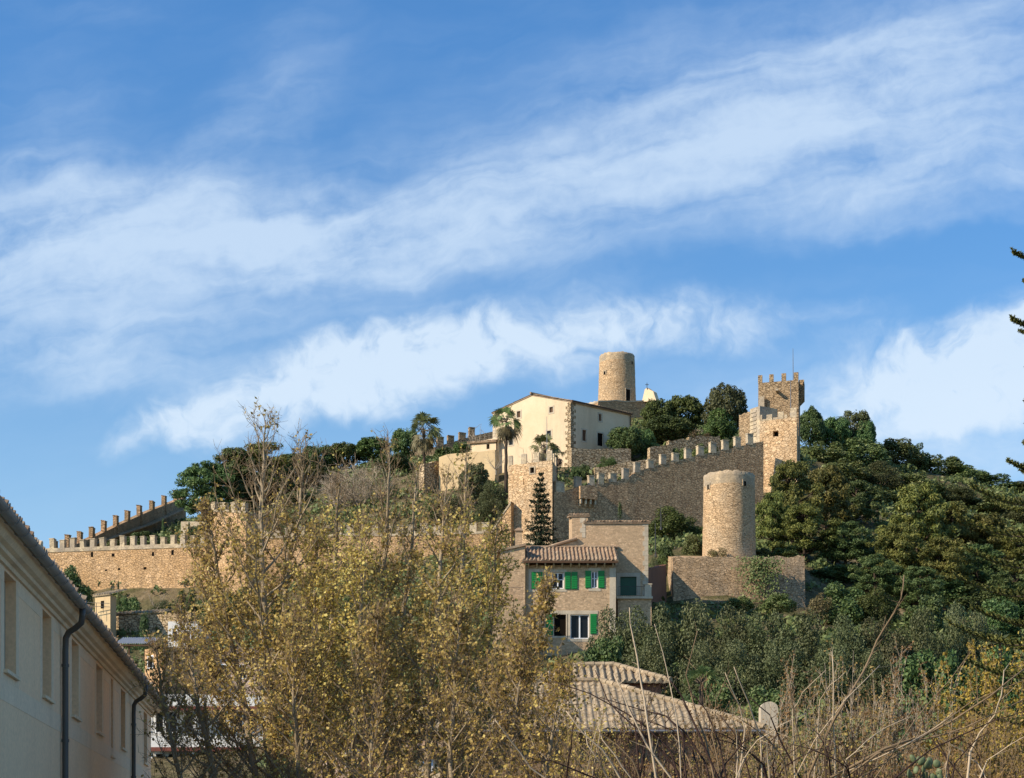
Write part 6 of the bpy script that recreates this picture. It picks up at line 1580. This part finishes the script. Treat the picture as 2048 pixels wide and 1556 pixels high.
# prickly pear
b = P(1850,1556,30); root = empty('prickly_pear', Vector((b.x,30,0)), 'small prickly pear cactus at the bottom among the tan shrubs', 'cactus')
rg = random.Random(3)
mb = MB(); mb.tube([(b.x,30,0),(b.x+.05,30,b.z*.5),(b.x,30,b.z+.1)],[.1,.08,.05],8); mb.build('stem', M['l_olive'], root)
M['cactus'] = simple('cactus_skin', (.12,.15,.065), .6, .4, 0, .25)
for k in range(15):
    c = P(rg.uniform(1815,1885), rg.uniform(1516,1560), 30+rg.uniform(-.3,.3)); w, h = rg.uniform(.04,.065), rg.uniform(.06,.09); an = rg.uniform(-.7,.7); ya = rg.uniform(-.9,.9); mb = MB(); rows = []
    for s in (-1,-.6,0,.6,1):
        t = .018*math.sqrt(max(0,1-s*s*.95)); k_ = math.sqrt(1-.85*s*s) if abs(s) < 1 else .35; rows.append([c+Vector(((w*k_*math.cos(q)*math.cos(an)-h*k_*math.sin(q)*math.sin(an))*math.cos(ya)-s*.02*math.sin(ya), s*.02*math.cos(ya)+(w*k_*math.cos(q))*math.sin(ya), w*k_*math.cos(q)*math.sin(an)+h*k_*math.sin(q)*math.cos(an))) for q in np.linspace(0,2*math.pi,15)])
    mb.grid(rows); mb.face(*rows[0][:-1]); mb.face(*rows[-1][:-1]); mb.build('pad', M['cactus'], root, True)

# feathery araucaria just beyond the right edge
def araucaria(px, D):
    rg = random.Random(4); rs = np.random.RandomState(4); x = PX(px, D); zt = PZ(300, D); root = empty('araucaria_tree', (x,D,0), 'feathery araucaria conifer reaching in from the picture edge', 'tree')
    mb = MB(); mb.tube([(x,D,0),(x,D,zt*.5),(x,D,zt)],[.22,.14,.02],10); mb.build('trunk', M['bark'], root); br = MB(); C = []; N = []
    for i, (yt, reach) in enumerate([(330,30),(375,45),(420,70),(462,72),(505,104),(560,80),(600,76),(640,106),(690,74),(735,76),(760,70),(800,78),(845,76),(885,80),(925,112),(985,185),(1045,220),(1110,195),(1165,220),(1225,185),(1262,230),(1330,200),(1420,210)]):
        z = PZ(yt+12, D)
        for j in range(6):
            a = math.pi+j*math.pi/3+(.0 if j == 0 else rg.uniform(-.15,.15)); L = reach/F*D*(1 if j == 0 else rg.uniform(.85,1.05)); h = Vector((math.cos(a),math.sin(a),0)); q = []
            for k in range(7):
                t = k/6; q.append(Vector((x,D,z))+h*L*t+Vector((0,0,-.10*L*math.sin(t*3.1)+.12*L*t*t)))
            br.tube(q,[.028,.022,.018,.014,.011,.008,.005],5,False)
            for k in range(26):   # upturned branchlets
                t = .25+.75*k/25; f = t*6; i0 = min(5,int(f)); p = q[i0].lerp(q[i0+1], f-i0); s = Vector((-h.y,h.x,0))*(1 if k % 2 else -1); l = .20*L**.5*(1.15-t*.55)*rg.uniform(.8,1.1); e = p+(s*.75+h*.6+Vector((0,0,.45))).normalized()*l
                m_ = 26
                for u_ in range(m_):
                    C.append(tuple(p.lerp(e, u_/m_)+Vector((0,0,.05*l*u_/m_)))); N.append((rg.gauss(0,1),rg.gauss(0,1),rg.gauss(0,1)))
    br.build('branches', M['bark'], root); C = np.array(C); V, Fc = leaves_arr(rs, C, np.array(N)+np.array([0,0,.3]), np.full(len(C),.055), .28); mesh_np('needles', V, Fc, M['l_pine'], root)
araucaria(2132, 36)

# unseen pale street paving, added to bounce warm light onto the peach building
m, nt, bs, out = new_mat('pale_paving'); tcx = nt.add('ShaderNodeTexCoord').outputs['Object']; n1 = noise(nt, tcx, .7, 6); n2 = noise(nt, tcx, 12, 4)
nt.link(nt.mix(1., nt.mix(n1.outputs['Fac'], (.42,.36,.28), (.52,.45,.35)), nt.ramp(n2.outputs['Fac'], [(.3,.85),(.7,1.05)]), 'MULTIPLY'), bs.inputs['Base Color']); M['paving'] = m
mb = MB(); rows = []
for t in np.linspace(-30, 70, 26): rows.append([LB(t,-.6,.012), LB(t,3.5,.012), LB(t,9,.012)])
mb.grid(rows); tag(mb.build('bounce_pavement', M['paving'], None), 'unseen pale street paving added to bounce light onto the peach building', 'bounce_pavement', kind='structure')
